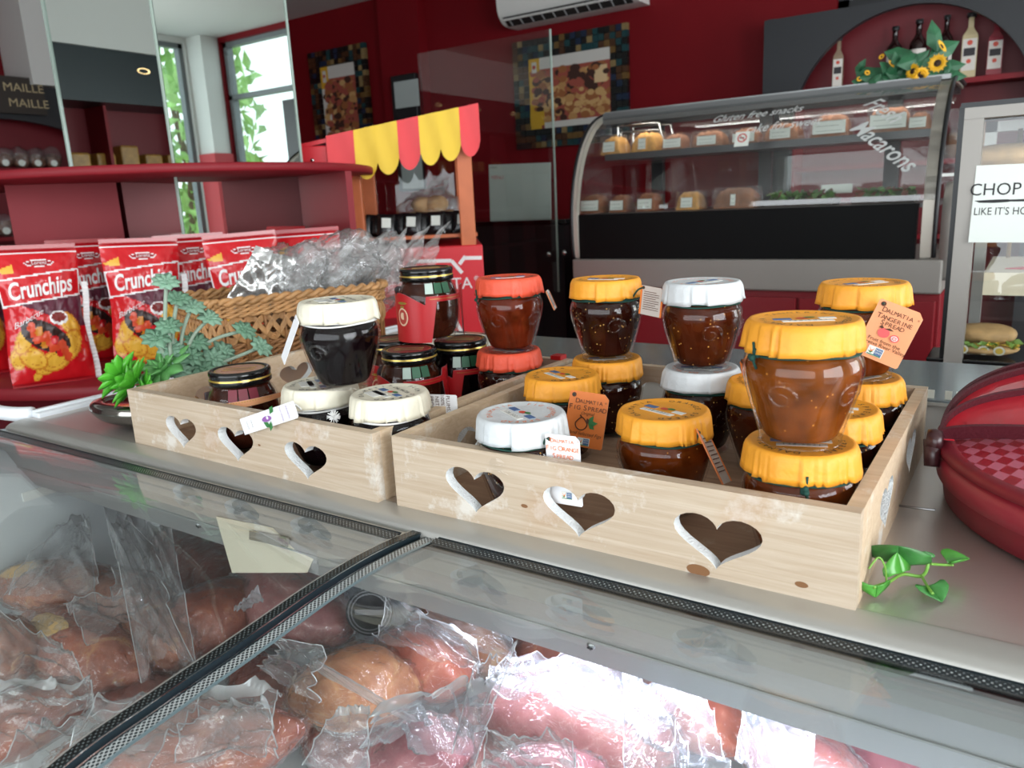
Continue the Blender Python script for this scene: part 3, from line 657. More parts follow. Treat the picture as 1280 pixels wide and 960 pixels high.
def sleeve(col_m, seed, peach=False):
    """card sleeve wrapped round the jar: tall panel at the left, deep cut-out in front, white inside"""
    mb = MB(); N = 120
    def top(a):   # a = 0 at the front, positive to the right
        t = math.degrees(a)
        if peach:
            return .050+.006*math.cos(rad(t-40)) + (.012 if -112 < t < -78 else 0) - (.007 if -76 < t < -66 else 0)
        if t < -150: return .02
        if t < -70: return .046+.014*math.cos(rad((t+110)*1.6))
        if t < -5: return .046+.010*math.cos(rad((t+60)*2.0))
        if t < 75: return .052
        if t < 110: return .060
        return .03
    def bot(a):
        t = math.degrees(a)
        if peach: return .046+.004*math.cos(rad(t-60)) if t > -60 else .010
        if 2 < t < 88:
            k = math.sin(PI*(t-2)/86); return .002+.044*min(1, k*2.2)
        return .002
    def R(z, a): return max(.0372, .0368+.022*max(0, z-.052)) + (.0045*max(0, (math.degrees(a)-70)/40) if 70 < math.degrees(a) < 115 else 0)
    vs = []; fs = []; a0, a1 = rad(-165), rad(112)
    for i in range(N+1):
        a = a0+(a1-a0)*i/N; t_, b_ = top(a), bot(a)
        if t_-b_ < .004: b_ = t_-.004
        for q in range(5):
            z = b_+(t_-b_)*q/4; r = R(z, a); vs.append((r*math.sin(a), -r*math.cos(a), z))
    for i in range(N):
        for q in range(4): fs.append((i*5+q, (i+1)*5+q, (i+1)*5+q+1, i*5+q+1))
    mb.add(vs, fs, 0, I4, True)
    vi = [((Vector((x, y, 0)).normalized()*(Vector((x, y, 0)).length-.0005)).x, (Vector((x, y, 0)).normalized()*(Vector((x, y, 0)).length-.0005)).y, z) for x, y, z in vs]
    mb.add(vi, [f[::-1] for f in fs], 1, I4, True)
    def dec(a, z, w, h, mi, n=10, el=True):   # small print that follows the sleeve
        P = []
        for k in range(n):
            q = 2*PI*k/n; aa = a+w/.0372*math.cos(q); zz = z+h*math.sin(q); r = R(zz, aa)+.0003+.00005*mi; P.append((r*math.sin(aa), -r*math.cos(aa), zz))
        mb.add(P, [tuple(range(n))], mi)
    if peach:
        for k in range(26): dec(rad(-38+4*k), .0505+.004*math.cos(rad(-38+4*k-40)), .0007, .0007, 3, 4)
    else:
        dec(rad(-52), .030, .0085, .010, 2, 18); dec(rad(-52), .030, .0068, .0082, 4, 18); dec(rad(-52), .031, .004, .004, 2, 10); dec(rad(-52), .045, .008, .0016, 3, 8); dec(rad(-52), .041, .004, .0012, 3, 8); dec(rad(-100), .050, .004, .0014, 3, 8)
        for k in range(22): dec(rad(4+3*k), .0490, .0006, .0006, 3, 4)
    return mb.mesh('sleeve', [col_m, M_SBACK, mat('sleeve_cream', (222, 190, 160), .5), M_GOLD, mat('sleeve_print_red', (170, 60, 50), .5)])
SLR, SLP = sleeve(M_SRED, 1), sleeve(M_SPEACH, 2, True)
def seals(mats_, a0, n, w=.5):
    mb = MB()
    for k in range(n):
        a = a0+k*.30; c = Vector((math.sin(a), -math.cos(a), 0)); tx = Vector((math.cos(a), math.sin(a), 0))
        P = [c*.0312+tx*.0042*s+Vector((0, 0, .0655)) for s in (-1, 1)]+[c*.0352+tx*.0046*s+Vector((0, 0, .0545)) for s in (1, -1)]
        Q = [p+c*.0006 for p in P]; mb.add(P+Q, [(0, 1, 2, 3)[::-1], (4, 5, 6, 7), (0, 1, 5, 4), (1, 2, 6, 5), (2, 3, 7, 6), (3, 0, 4, 7)], k % len(mats_))
    return mb.mesh('paper_seal', mats_)
SG, SD = seals([M_SEALS, M_SGREEN, M_SGREEN], .05, 3), seals([M_SDRED], .0, 3)
def lidtop(a, b):
    mb = MB(); z = .0796; mb.disc(.0250, z, 32, 0); mb.lathe([(.0235, z+.0002), (.0248, z+.0002)], 32, 1); mb.disc(.013, z+.0002, 16, 2, I4, .007)
    for k in range(5): mb.box((-.016, .009-.0045*k, z), (.016, .0105-.0045*k, z+.0003), 1 if k % 2 else 2)
    return mb.mesh('lid_disc', [a, M_GOLD, b])
LT1 = lidtop(mat('lid_disc_red', (120, 44, 40), .4), mat('lid_disc_dark', (84, 60, 52), .4)); LT2 = lidtop(mat('lid_disc_peach', (188, 140, 116), .4), mat('lid_disc_brown', (142, 96, 82), .4))
def pjar(label, loc, jam, sl, lt, se, rz, tilt=(0, 0)):
    r = thing('sleeved_jar', label, 'jar', loc, 0, 'black lidded sleeved jars', (tilt[0], tilt[1], rz)); r.scale = (1.02, 1.02, pH/.0806)
    for nm, me in (('glass_body', MEPG), ('jam', MEPJ[jam.name]), ('lid', MEPL), ('lid_disc', lt), ('sleeve', sl), ('paper_seal', se)): link(nm, me, r)
    return r
pH = .0850
def PJ(px, py, top=False):
    z = FZ+pH*(2 if top else 1); p = at(px, py, z=z); return (p.x, p.y, z-pH)
YAWF = .55
pjar('black lidded jar with a peach card sleeve, at the left end of the left crate', PJ(299, 460), M_BROWN, SLP, LT2, SD, YAWF+.1)
pa = PJ(511, 435); pb = PJ(575, 423); pc = PJ(505, 420)
pjar('black lidded jar in a red sleeve, front of the red sleeved trio', pa, M_BROWN, SLR, LT1, SG, YAWF)
pjar('black lidded jar in a red sleeve beside the tomato red jars', (pb[0], pb[1], FZ), M_PLUM, SLR, LT1, SG, YAWF-.1)
pcc = Vector((pa[0]-.062, pa[1]+.045)); pjar('black lidded jar mostly hidden behind the front red sleeved jar', (pcc.x, pcc.y, FZ), M_BROWN, SLR, LT1, SG, YAWF+.4)
px_ = at(532, 334, z=FZ+2*pH); 
pjar('black lidded jar in a red sleeve stacked on top of the others', (px_.x, px_.y, FZ+pH), M_BROWN, SLR, LT1, SG, YAWF+.15)
# ================================================================ hang tags (each belongs to its jar)
M_TORANGE = mat('tag_orange', (226, 122, 48), .5); M_TPEACH = mat('tag_peach', (240, 160, 112), .5); M_TWHITE = mat('tag_white', (236, 236, 238), .5)
M_TGREY = mat('tag_back_grey', (196, 186, 178), .6); M_TINK = mat('tag_ink', (84, 44, 22), .6); M_TPURP = mat('tag_purple', (150, 96, 170), .5); M_TPINK = mat('tag_fruit_pink', (226, 92, 92), .5)
TM = [M_TORANGE, M_TPEACH, M_TWHITE, M_TGREY, M_TINK, M_PRINTB, M_PRINTG, M_PRINTO, M_TPURP, M_TPINK, M_PRINTW]
def tag_at(jr, TL, TR, BL, base, back, draw, name='hang_tag', chamfer=.12, hole=True, string=True, cordm=M_CORD, yfirst=False):
    """card from three world corners; draw(mb, M, w, h) prints on the face in metres from the centre"""
    X = (TR-TL); Y = (TL-BL); w, h = X.length, Y.length
    c = (TR+BL)/2; M = frame(c, X, Y)
    if yfirst:
        yv = Y.normalized(); xv = (X-yv*X.dot(yv)).normalized(); M = frame(TL+xv*w/2-Y/2, xv, yv)
    mb = MB(); q = chamfer*w
    P = [(-w/2+q*.3, h/2), (w/2-q, h/2), (w/2, h/2-q), (w/2, -h/2+q*.3), (w/2-q*.3, -h/2), (-w/2+q*.3, -h/2), (-w/2, -h/2+q*.3), (-w/2, h/2-q*.3)]
    mb.poly(P, base, M @ T(0, 0, -.0003)); mb.add([(*p, -.0007) for p in P], [tuple(range(8))[::-1]], back, M)
    mb.add([(*p, -.0007) for p in P]+[(*p, -.0003) for p in P], [(i, (i+1) % 8, 8+(i+1) % 8, 8+i) for i in range(8)], back, M)
    draw(mb, M, w, h)
    if hole: mb.disc(.0016*w/.028, .0002, 12, 4, M @ T(-w*.38, h*.43, 0))
    o = mb.build(name, TM, jr, world=True)
    if string:
        p = M @ Vector((-w*.38, h*.43, .0004)); jc = Vector(jr.location)+Vector((0, 0, .0615)); d = (p-jc); d.z = 0
        e = jc+d.normalized()*.034
        MB().tube(catmull([p, (p+e)/2+Vector((0, 0, .003)), e], 5), .0009, 6).build('tag_string', cordm, jr, world=True)
    return o
def nongmo(mb, M, x, y, s):
    mb.box((x-s, y-s*.62, .0002), (x+s, y+s*.62, .0004), 10, M); mb.box((x-.05*s, y-s*.45, .0004), (x+s*.9, y+s*.5, .0005), 5, M)
    mb.poly([(x-s*.85, y+s*.4), (x-s*.5, y), (x-s*.15, y+s*.4), (x-s*.45, y-s*.3)], 7, M @ T(0, 0, .0006)); mb.poly([(x-s*.9, y-s*.1), (x-s*.5, y-s*.4), (x-s*.2, y-s*.05), (x-s*.5, y-s*.15)], 6, M @ T(0, 0, .0006))
    mb.text('NON', s*.36, x+s*.42, y+s*.24, 10, M, z=.0007); mb.text('GMO', s*.36, x+s*.42, y-s*.12, 10, M, z=.0007); mb.box((x-s*.9, y-s*.58, .0004), (x+s*.9, y-s*.46, .0005), 6, M)
def caps(mb, M, s, size, y, mi, x=0):
    """small capitals: first letter of each word larger"""
    ws = s.split(); adv = size*.64; tot = sum((len(w)*adv+size*.25) for w in ws)+size*.2*(len(ws)-1); cx = x-tot/2
    for w in ws:
        for i, ch in enumerate(w):
            k = 1.22 if i == 0 else 1.; cx += adv*k/2; mb.text(ch, size*k, cx, y+(size*.06 if i == 0 else 0), mi, M, sx=1.05); cx += adv*k/2
        cx += size*.4
def d_fig(mb, M, w, h):
    caps(mb, M, 'DALMATIA', w*.13, h*.32, 4, .03*w); mb.text('®', w*.06, w*.44, h*.34, 4, M); caps(mb, M, 'FIG SPREAD', w*.15, h*.20, 4, .0); mb.text('Original', w*.105, .02*w, h*.11, 4, M, shear=.3)
    cx, cy = -w*.10, -h*.08
    mb.tube([M @ Vector((cx+w*.15*math.cos(a)*(1-.45*max(0, math.sin(a))), cy+h*.115*math.sin(a), .0004)) for a in [2*PI*i/26 for i in range(26)]], .0005, 5, 4, closed=True)
    mb.tube([M @ Vector((cx, cy+h*.11, .0004)), M @ Vector((cx-w*.05, cy+h*.155, .0004))], .0006, 5, 4)
    for a, l in ((.2, .24), (1.1, .24), (-.6, .2), (1.9, .14)):
        d = (math.cos(a), math.sin(a)); bx, by = cx+w*.18, cy+h*.01
        mb.poly([(bx, by), (bx+w*l*.5*d[0]+w*.06*d[1], by+w*l*.5*d[1]-w*.06*d[0]), (bx+w*l*d[0], by+w*l*d[1]), (bx+w*l*.5*d[0]-w*.06*d[1], by+w*l*.5*d[1]+w*.06*d[0])], 6 if a != 1.9 else 4, M @ T(0, 0, .0004))
    mb.text('Hand Selected Figs', w*.115, 0, -h*.26, 4, M, shear=.35, rot=-.03); nongmo(mb, M, w*.02, -h*.40, w*.15)
d = at(711, 487, y=.118); tag_at(jH, at(711, 487, y=.118), at(760, 494, y=.123), at(705, 555, y=.104), 0, 3, d_fig)
def d_tang(mb, M, w, h):
    caps(mb, M, 'DALMATIA', w*.13, h*.34, 4, .0); mb.text('®', w*.06, w*.44, h*.36, 4, M); caps(mb, M, 'TANGERINE', w*.135, h*.225, 4); caps(mb, M, 'SPREAD', w*.135, h*.13, 4)
    for x, y, r_ in ((-.10, -.02, .13), (.16, -.05, .10)): mb.disc(w*r_, .0004, 18, 9, M @ T(w*x, h*y, 0), w*r_*.85)
    mb.disc(w*.075, .0006, 12, 10, M @ T(w*.16, -h*.05, 0), w*.06); mb.disc(w*.055, .0008, 10, 9, M @ T(w*.16, -h*.05, 0), w*.045)
    for a in (0, 60, 120): mb.box((-w*.055, -w*.005, .0009), (w*.055, w*.005, .001), 10, M @ T(w*.16, -h*.05, 0) @ RZ(rad(a)))
    mb.poly([(-w*.12, h*.05), (-w*.02, h*.085), (w*.08, h*.06), (0, h*.045)], 4, M @ T(0, 0, .0006)); mb.poly([(-w*.14, h*.06), (-w*.20, h*.10), (-w*.24, h*.05), (-w*.18, h*.035)], 4, M @ T(0, 0, .0006))
    mb.text('Fruit from the', w*.115, 0, -h*.17, 4, M, sx=1.1); mb.text('Neretva River Valley', w*.112, 0, -h*.24, 4, M, sx=1.1); nongmo(mb, M, -w*.08, -h*.36, w*.17)
_tp = jB1.location.y-.040
tag_at(jB1, at(1096, 371, y=_tp), at(1152, 392, y=_tp-.002), at(1071, 441, y=_tp-.012), 1, 3, d_tang)
def d_forange(mb, M, w, h):
    caps(mb, M, 'DALMATIA', w*.13, h*.41, 7, .0); mb.text('®', w*.06, w*.46, h*.43, 7, M); caps(mb, M, 'FIG ORANGE', w*.155, h*.30, 7); caps(mb, M, 'SPREAD', w*.155, h*.19, 7)
    for a, l in ((.5, .2), (1.3, .22), (2.2, .16)): mb.poly([(w*.02, -h*.03), (w*.02+w*l*.6*math.cos(a-.4), -h*.03+w*l*.6*math.sin(a-.4)), (w*.02+w*l*math.cos(a), -h*.03+w*l*math.sin(a)), (w*.02+w*l*.6*math.cos(a+.4), -h*.03+w*l*.6*math.sin(a+.4))], 6, M @ T(0, 0, .0004))
    mb.disc(w*.13, .0003, 16, 7, M @ T(-w*.1, -h*.12, 0)); nongmo(mb, M, w*.06, -h*.36, w*.16)
p_ = at(682, 542, y=.0145); tag_at(jI, p_, at(725, 546.5, y=.0145), p_+Vector((.0005, -.001, -.053)), 2, 2, d_forange)
def d_back(mb, M, w, h):
    for k in range(9): mb.box((-w*.34, h*.30-k*h*.075, .0001), (w*(.34 if k % 3 else .2), h*.318-k*h*.075, .0003), 4, M)
    mb.box((-w*.5, -h*.5, -.0001), (-w*.43, h*.48, .0002), 0, M); mb.box((w*.43, -h*.5, -.0001), (w*.5, h*.4, .0002), 0, M)
g = Vector(jG.location)
tag_at(jG, at(872, 536, y=g.y-.015), at(884, 534, y=g.y+.010), at(902, 606, y=g.y-.028), 3, 0, d_back)
e = Vector(jE1.location); tag_at(jE1, at(800, 356, y=e.y-.012), at(828, 361, y=e.y-.020), at(800, 392, y=e.y-.014), 3, 0, d_back)
dd = Vector(jD.location); tag_at(jD, at(926, 452, y=dd.y+.012), at(946, 432, y=dd.y-.014), at(927, 470, y=dd.y+.010), 0, 0, d_back, string=False)
k_ = Vector(jK1.location); tag_at(jK1, at(683, 364, y=k_.y-.012), at(686, 361, y=k_.y+.006), at(693, 388, y=k_.y-.012), 2, 1, d_back, string=False)
n_ = Vector(jN.location); tag_at(jN, at(369, 393, y=n_.y-.036), at(375, 394, y=n_.y-.040), at(351, 446, y=n_.y-.034), 2, 2, lambda *a: None, string=False, yfirst=True)
def d_plum(mb, M, w, h):
    mb.disc(w*.17, .0003, 18, 8, M @ T(0, h*-.02, 0), h*.085); mb.disc(w*.1, .0005, 14, 2, M @ T(-w*.05, h*.0, 0), h*.02)
    for a, x, y in ((.9, .13, -.09), (2.3, -.2, .06), (-.5, .2, .04)): mb.poly([(w*x, h*y), (w*x+.006*math.cos(a-.5), h*y+.006*math.sin(a-.5)), (w*x+.010*math.cos(a), h*y+.010*math.sin(a)), (w*x+.006*math.cos(a+.5), h*y+.006*math.sin(a+.5))], 6, M @ T(0, 0, .0004))
    mb.text('DALMATIA', w*.16, 0, h*.36, 8, M); mb.text('PLUM SPREAD', w*.14, 0, h*.25, 8, M); mb.text('Made from', w*.1, 0, -h*.30, 4, M); mb.text('Italian plums', w*.1, 0, -h*.38, 4, M)
l_ = Vector(jL.location)
# lies over the crate's front edge: top at the neck, foot pointing left
tag_at(jL, at(366, 501, y=-.0062), at(374, 522, y=-.0062), at(299, 524, y=-.0062), 2, 2, d_plum, cordm=M_CORDW, yfirst=True)
m_ = Vector(jM.location)
def d_mback(mb, M, w, h):
    for k in range(7): mb.text(['PLUMS, SUGAR', '100% NATURAL', 'NET WT 240 g', 'PRODUCT OF', 'KEEP COOL', 'PECTIN', '8 5 0 2 1'][k], h*.10, 0, h*.32-k*h*.11, 4, M)
TL_ = at(570, 489, y=m_.y+.05); TR_ = TL_+Vector((.0, .0, -.034)); BL_ = at(510, 497, y=m_.y+.036)
tag_at(jM, TL_, TR_, BL_, 2, 2, d_mback, string=False, hole=False)
o = MB().box((-.0135, .272, .058), (.0, .286, .063)).build('red_clip', mat('red_plastic', (176, 24, 26), .4)); recentre(o); p = at(698, 444.5, z=.066); o.location = (p.x, p.y, .062); tag(o, 'small red plastic strip on the crate edge beside the tomato red lid', 'clip')
# ================================================================ mirrored column with round red shelves
M_SHELF = mat('shelf_red', (130, 26, 36), .5, spec=.3, vary=.05, vscale=6); M_SHELFD = mat('shelf_edge_red', (146, 34, 46), .4)
M_MIRROR = mat('mirror', (214, 222, 218), .0, metal=1.)
M_MEDGE = mat('mirror_edge', (168, 186, 176), .15)
PC = Vector((-1.576, .87, 0))
cs = thing('shelf_column', 'mirrored column with round red shelves stacked with snacks', 'display stand', (PC.x, PC.y, FLOOR))
PA, PB_ = -1.285, .70      # nearest corner of the column
def slab(z0, z1, R, nm, mats_):
    mb = MB(); mb.lathe([(.02, z0), (R-.003, z0), (R, z0+.003), (R, z1-.003), (R-.003, z1), (.02, z1)], 96, 0, T(PC.x, PC.y, 0)); mb.build(nm, mats_, cs, world=True)
slab(-.120, -.092, .628, 'base_shelf', M_SHELF); slab(.336, .355, .560, 'top_shelf', M_SHELF)
MB().lathe([(.02, FLOOR), (.50, FLOOR), (.52, -.12), (.02, -.12)], 64, 0, T(PC.x, PC.y, 0)).build('plinth', mat('plinth_red', (92, 16, 26), .5), cs, world=True)
W_ = .395
c0 = Vector((PA, PB_)); 
mb = MB(); mb.box((PA-.448, PB_+.006, FLOOR), (PA-.006, PB_+W_, CEIL)); mb.build('column_core', M_BLACK, cs, world=True)
mb = MB(); mb.box((PA-.450, PB_, -.09), (PA-.002, PB_+.005, CEIL-.005)); mb.build('mirror_panel', M_MIRROR, cs, world=True)
mb = MB(); mb.box((PA-.005, PB_+.006, -.09), (PA, PB_+W_, CEIL-.005)); mb.build('mirror_panel', M_MIRROR, cs, world=True)
mb = MB(); mb.box((PA-.004, PB_-.001, -.09), (PA+.001, PB_+.004, CEIL-.01)); mb.box((PA-.456, PB_-.004, -.09), (PA-.449, PB_+.004, CEIL-.01)); mb.box((PA-.004, PB_+W_-.002, -.09), (PA+.002, PB_+W_+.004, CEIL-.01)); mb.build('mirror_edge', M_MEDGE, cs, world=True)
def divider(a, b, nm='divider', z0=-.092, z1=.336, m=M_SHELF):
    a, b = Vector(a), Vector(b); d = (b-a).normalized(); n = Vector((-d.y, d.x))*.009
    P = [a+n, b+n, b-n, a-n]; mb = MB(); mb.add([(p.x, p.y, z0) for p in P]+[(p.x, p.y, z1) for p in P], [(0, 1, 2, 3), (7, 6, 5, 4), (0, 4, 5, 1), (1, 5, 6, 2), (2, 6, 7, 3), (3, 7, 4, 0)])
    mb.build(nm, m, cs, world=True)
divider((-1.628, .475), (-1.535, .697)); divider((-1.282, 1.085), (-1.035, 1.02))
# ---- snack packs standing on the base shelf
CW = [mat('pack_red', (206, 22, 32), .22, coat=.3), mat('pack_white', (238, 236, 236), .3), mat('pack_purple', (92, 28, 50), .3), mat('pack_chip_yellow', (232, 178, 62), .3), mat('pack_chip_gold', (206, 130, 36), .3), mat('pack_dark', (52, 28, 24), .3), mat('pack_skewer', (214, 74, 40), .3), mat('pack_sauce', (128, 24, 20), .3), mat('pack_deep_red', (160, 12, 24), .25, coat=.3)]
BW, BH, BD = .078, .295, .034
def bag_surf(u, v, off=0.):
    s = (abs(u))**3.0; prof_ = (max(0, math.sin(PI*min(1, max(0, (v-.02)/.94))))**.55)
    d = BD*prof_*(1-s)*(1+.12*math.sin(5*v+2*u)) + .004*fbm((u*3, v*6, 3), 1.6)*prof_
    wv = BW*(1-.05*math.sin(PI*v))*(1+.03*math.sin(9*v))
    return Vector((u*wv, -d-off-.0008, v*BH))
def pack_col(u, v):
    x, y = u, v
    if y > .955 or y < .03: return 8
    if .935 < y <= .945: return 1
    sl = .03*x   # banner tilt
    if .595+sl < y < .79+sl:
        if y < .607+sl or y > .778+sl or (abs(x) > .955): return 1
        return 0
    if abs((x-.05)/.34)**2+abs((y-.865)/.026)**2 < 1: return 1 if abs((x-.05)/.31)**2+abs((y-.865)/.018)**2 > 1 else 8
    def el(cx, cy, a, b, r):
        c, s = math.cos(r), math.sin(r); X, Y = (x-cx), (y-cy)*2.6; p, q = (X*c+Y*s)/a, (-X*s+Y*c)/b; return p*p+q*q
    if el(.30, .47, .25, .13, 0) < 1:
        return 7 if el(.30, .475, .19, .09, 0) < 1 else 1
    for k in range(3):
        for j in range(5):
            if el(-.42+.17*j+.05*k, .42-.035*j-.045*k, .105, .085, .5) < 1: return (6, 4, 6, 0, 6)[j] if (j+k) % 2 else 6
    if el(-.10, .345, .60, .27, -.35) < 1: return 5
    for cx, cy, a, b, r in ((-.62, .33, .30, .18, .9), (-.45, .20, .34, .2, -.4), (.05, .17, .38, .2, .2), (.5, .27, .36, .22, .8), (.55, .42, .3, .2, -.6), (-.2, .12, .25, .12, .1), (-.8, .2, .16, .2, .3), (-.4, .07, .12, .08, .6)):
        e = el(cx, cy, a, b, r)
        if e < 1: return 4 if (e > .72 or .3 < e < .36) else 3
    if x < -.55 and .80 < y < .86 and (x+1)*.4 > abs(y-.82)*4: return 3
    if .40+.16*(x+1)/2*0 < y < .60+sl and y > .50-.13*x: return 2
    return 0
def pack_mesh():
    mb = MB(); mb.grid(lambda a, b: bag_surf(2*a-1, b), 60, 110, 0, I4, True, lambda a, b: pack_col(2*a-1, b))
    def back(a, b): p = bag_surf(1-2*a, b); return Vector((p.x, -p.y*.9, p.z))
    mb.grid(back, 30, 50, 8)
    def side(s):   # silvery ribbed seam down one edge
        mb.grid(lambda a, b: Vector((s*(BW*(1-.05*math.sin(PI*b))*(1+.03*math.sin(9*b))+a*.012), .002+.0015*math.sin(b*160), b*BH*.72)), 2, 90, 1)
    side(1)
    def txt(s_, size, u0, v0, mi, sh=.18, sx=.72, st=0.):
        g = text_geo(s_, sh); vs = []
        for v in g[0]:
            u = u0+v.x*size*sx/BW; vv = v0+v.y*size/BH+st*u; vs.append(bag_surf(max(-.99, min(.99, u)), vv, .0016))
        mb.add(vs, g[1], mi)
    txt('Crunchips', .050, -.02, .688, 1, .12, .60, .03); txt('Barbecue', .017, -.45, .535, 1, .25, .9, .13); txt('Lorenz', .011, .05, .867, 1, .1, .9)
    return mb.mesh('snack_pack', CW)
MEPK = pack_mesh()
ZB = -.092
def pack(px, py, label, face, lean=0., roll=0., hide=0., scale=1.):
    p = at(px, py, z=ZB+hide); o = link('crisp_packet', MEPK); o.location = (p.x, p.y, ZB+.001); o.scale = (scale,)*3
    base = math.atan2(CAM.x-p.x, -(CAM.y-p.y))
    o.rotation_euler = Euler((lean, roll, base+face)); tag(o, label, 'crisp packet', 'red barbecue crisp packets on the round shelf'); return o
pack(70, 480, 'red crisp packet standing nearest the front of the round shelf, whole front showing', .12, -.12, .03)
pack(-24, 470, 'red crisp packet cut off by the left edge of the picture', .1, -.08, .02)
pack(128, 452, 'red crisp packet half hidden just behind the foremost packet', .22, -.08, .02)
pack(194, 463, 'red crisp packet standing behind the pale succulent stems', .05, -.10, .03)
pack(258, 447, 'red crisp packet against the divider left of the plastic bags', .15, -.06, 0.)
pack(325, 453, 'red crisp packet behind the silver pouch in the basket', .1, -.08, -.03)
pack(398, 438, 'red crisp packet rightmost on the round shelf beside the end divider', -.2, -.10, -.02)
pack(362, 424, 'red crisp packet tilted back behind the plastic bags', .3, -.2, .05, 0, 1.03)
# ================================================================ wicker basket with clear bags
M_WICK = mat('wicker_cane', (178, 132, 84), .5, vary=.25, vscale=60, bump=.3, bscale=300); M_WICKD = mat('wicker_cane_dark', (150, 104, 62), .55, vary=.25, vscale=60)
bo = Vector((-.618, .262, .002)); ba = math.atan2(.29, .105)
wb = thing('wicker_basket', 'brown wicker basket of clear bags behind the left crate', 'basket', bo, ba)
BLn, BWd, BHt = .325, .20, .115
def ring(inset, z, n=120, wob=0., ph=0., k=40):
    P = []; r = .03
    L_, W2 = BLn-2*inset, BWd-2*inset
    segs = [((inset+r, inset), (BLn-inset-r, inset)), ((BLn-inset, inset+r), (BLn-inset, BWd-inset-r)), ((BLn-inset-r, BWd-inset), (inset+r, BWd-inset)), ((inset, BWd-inset-r), (inset, inset+r))]
    cen = [(BLn-inset-r, inset+r, -90), (BLn-inset-r, BWd-inset-r, 0), (inset+r, BWd-inset-r, 90), (inset+r, inset+r, 180)]
    raw = []
    for (a, b), (cx, cy, a0) in zip(segs, cen):
        m = 24 if abs(a[0]-b[0]) > abs(a[1]-b[1]) else 16
        for q in range(m): raw.append((a[0]+(b[0]-a[0])*q/m, a[1]+(b[1]-a[1])*q/m))
        for q in range(8): t = rad(a0+90*q/8); raw.append((cx+r*math.cos(t), cy+r*math.sin(t)))
    return raw
def coil(mbx, inset, z, r=.0042, twist=True):
    base = ring(inset, z); n = len(base)
    if not twist: mbx.tube([(x, y, z) for x, y in base], r, 8, closed=True); return
    for ph in (0, PI):      # two strands twisted round each other
        P = []
        for i in range(n*2):
            j = i//2; a = base[j]; b = base[(j+1) % n]; t = (i % 2)/2; x, y = a[0]+(b[0]-a[0])*t, a[1]+(b[1]-a[1])*t
            q = i*.9+ph; cx, cy = x-BLn/2, y-BWd/2; l = math.hypot(cx, cy); P.append((x+cx/l*r*.6*math.cos(q), y+cy/l*r*.6*math.cos(q), z+r*.6*math.sin(q)))
        mbx.tube(P, r*.72, 6, closed=True)
mb = MB()
for z in (.006, .014, .022, .030, .038): coil(mb, .012-.1*z*.2, z)
mb.build('lower_weave', M_WICKD, wb)
mb = MB(); base = ring(.006, 0); n = len(base)
for ph in range(3):        # plaited band
    P = []
    for i in range(n*4):
        j = i//4; a, b = base[j], base[(j+1) % n]; t = (i % 4)/4; x, y = a[0]+(b[0]-a[0])*t, a[1]+(b[1]-a[1])*t
        q = i*2*PI/26+ph*2*PI/3; cx, cy = x-BLn/2, y-BWd/2; l = math.hypot(cx, cy); k = .004*math.cos(2*q)
        P.append((x+cx/l*k, y+cy/l*k, .064+.017*math.sin(q)))
    for d in (-.0045, -.0015, .0015, .0045): mb.tube([(p[0], p[1], p[2]+d) for p in P], .0019, 5, closed=True)
mb.build('braided_band', M_WICK, wb)
mb = MB()
for z in (.088, .095, .102): coil(mb, .004, z, .0040)
coil(mb, .001, .110, .0062); mb.build('rim', M_WICK, wb)
mb = MB()
for i in range(0, n, 3): x, y = base[i]; mb.tube([(x, y, .006), (x, y, .108)], .0026, 5)
mb.build('stakes', M_WICKD, wb); MB().box((.012, .012, .002), (BLn-.012, BWd-.012, .006)).build('floor_panel', M_WICKD, wb)
M_FILM = thin_glass('clear_film', (1, 1, 1), .07, .8, .10, .10, (236, 238, 240), bump=.5, bscale=70)
M_FILMH = thin_glass('milky_film', (1, 1, 1), .08, .7, .12, .34, (222, 224, 222), bump=.6, bscale=60)
M_FOIL = mat('silver_foil', (206, 206, 204), .24, metal=.75, bump=.6, bscale=40)
def crumple(mb, c, r, seed, amp=.25, f=1., sub=5, mi=0, M=I4):
    bm = bmesh.new(); bmesh.ops.create_icosphere(bm, subdivisions=sub, radius=1); bm.verts.index_update(); vs = []
    for v in bm.verts:
        p = v.co; k = 1+amp*(noise.noise(p*1.7*f+Vector((seed*7.1, 0, 0)))+.5*abs(noise.noise(p*4.5*f+Vector((0, seed*3.3, 0))))-.15+.22*abs(noise.noise(p*10*f+Vector((seed, 2, 1)))))
        vs.append(Vector((p.x*r[0]*k, p.y*r[1]*k, p.z*r[2]*k)))
    mb.add(vs, [[v.index for v in f_.verts] for f_ in bm.faces], mi, M @ T(*c), True); bm.free(); return mb
def sheet(mb, A, B, C, D, seed, amp=.01, nu=26, nv=30, mi=0, curl=0.):
    """crumpled film between four world corners A-B (bottom) and D-C (top)"""
    A, B, C, D = map(Vector, (A, B, C, D)); nrm = (B-A).cross(D-A).normalized(); L_ = (B-A).length
    def fn(u, v):
        p = (A*(1-u)+B*u)*(1-v)+(D*(1-u)+C*u)*v
        w = amp*(1.4*noise.noise(Vector((u*2.2+seed*3.7, v*2.0, seed)))+1.5*(1-abs(noise.noise(Vector((u*4+v*2.5, v*2.6+seed, 1.3)))))**4*.6+.4*abs(noise.noise(Vector((u*7-v*4, v*5, seed*2.)))))
        ed = .16*L_*.12*(noise.noise(Vector((v*5+seed, u*.5, 7)))); return p+nrm*(w+curl*v*v)+(B-A).normalized()*ed*(1 if u > .5 else -1)*abs(2*u-1)
    mb.grid(fn, nu, nv, mi); return mb
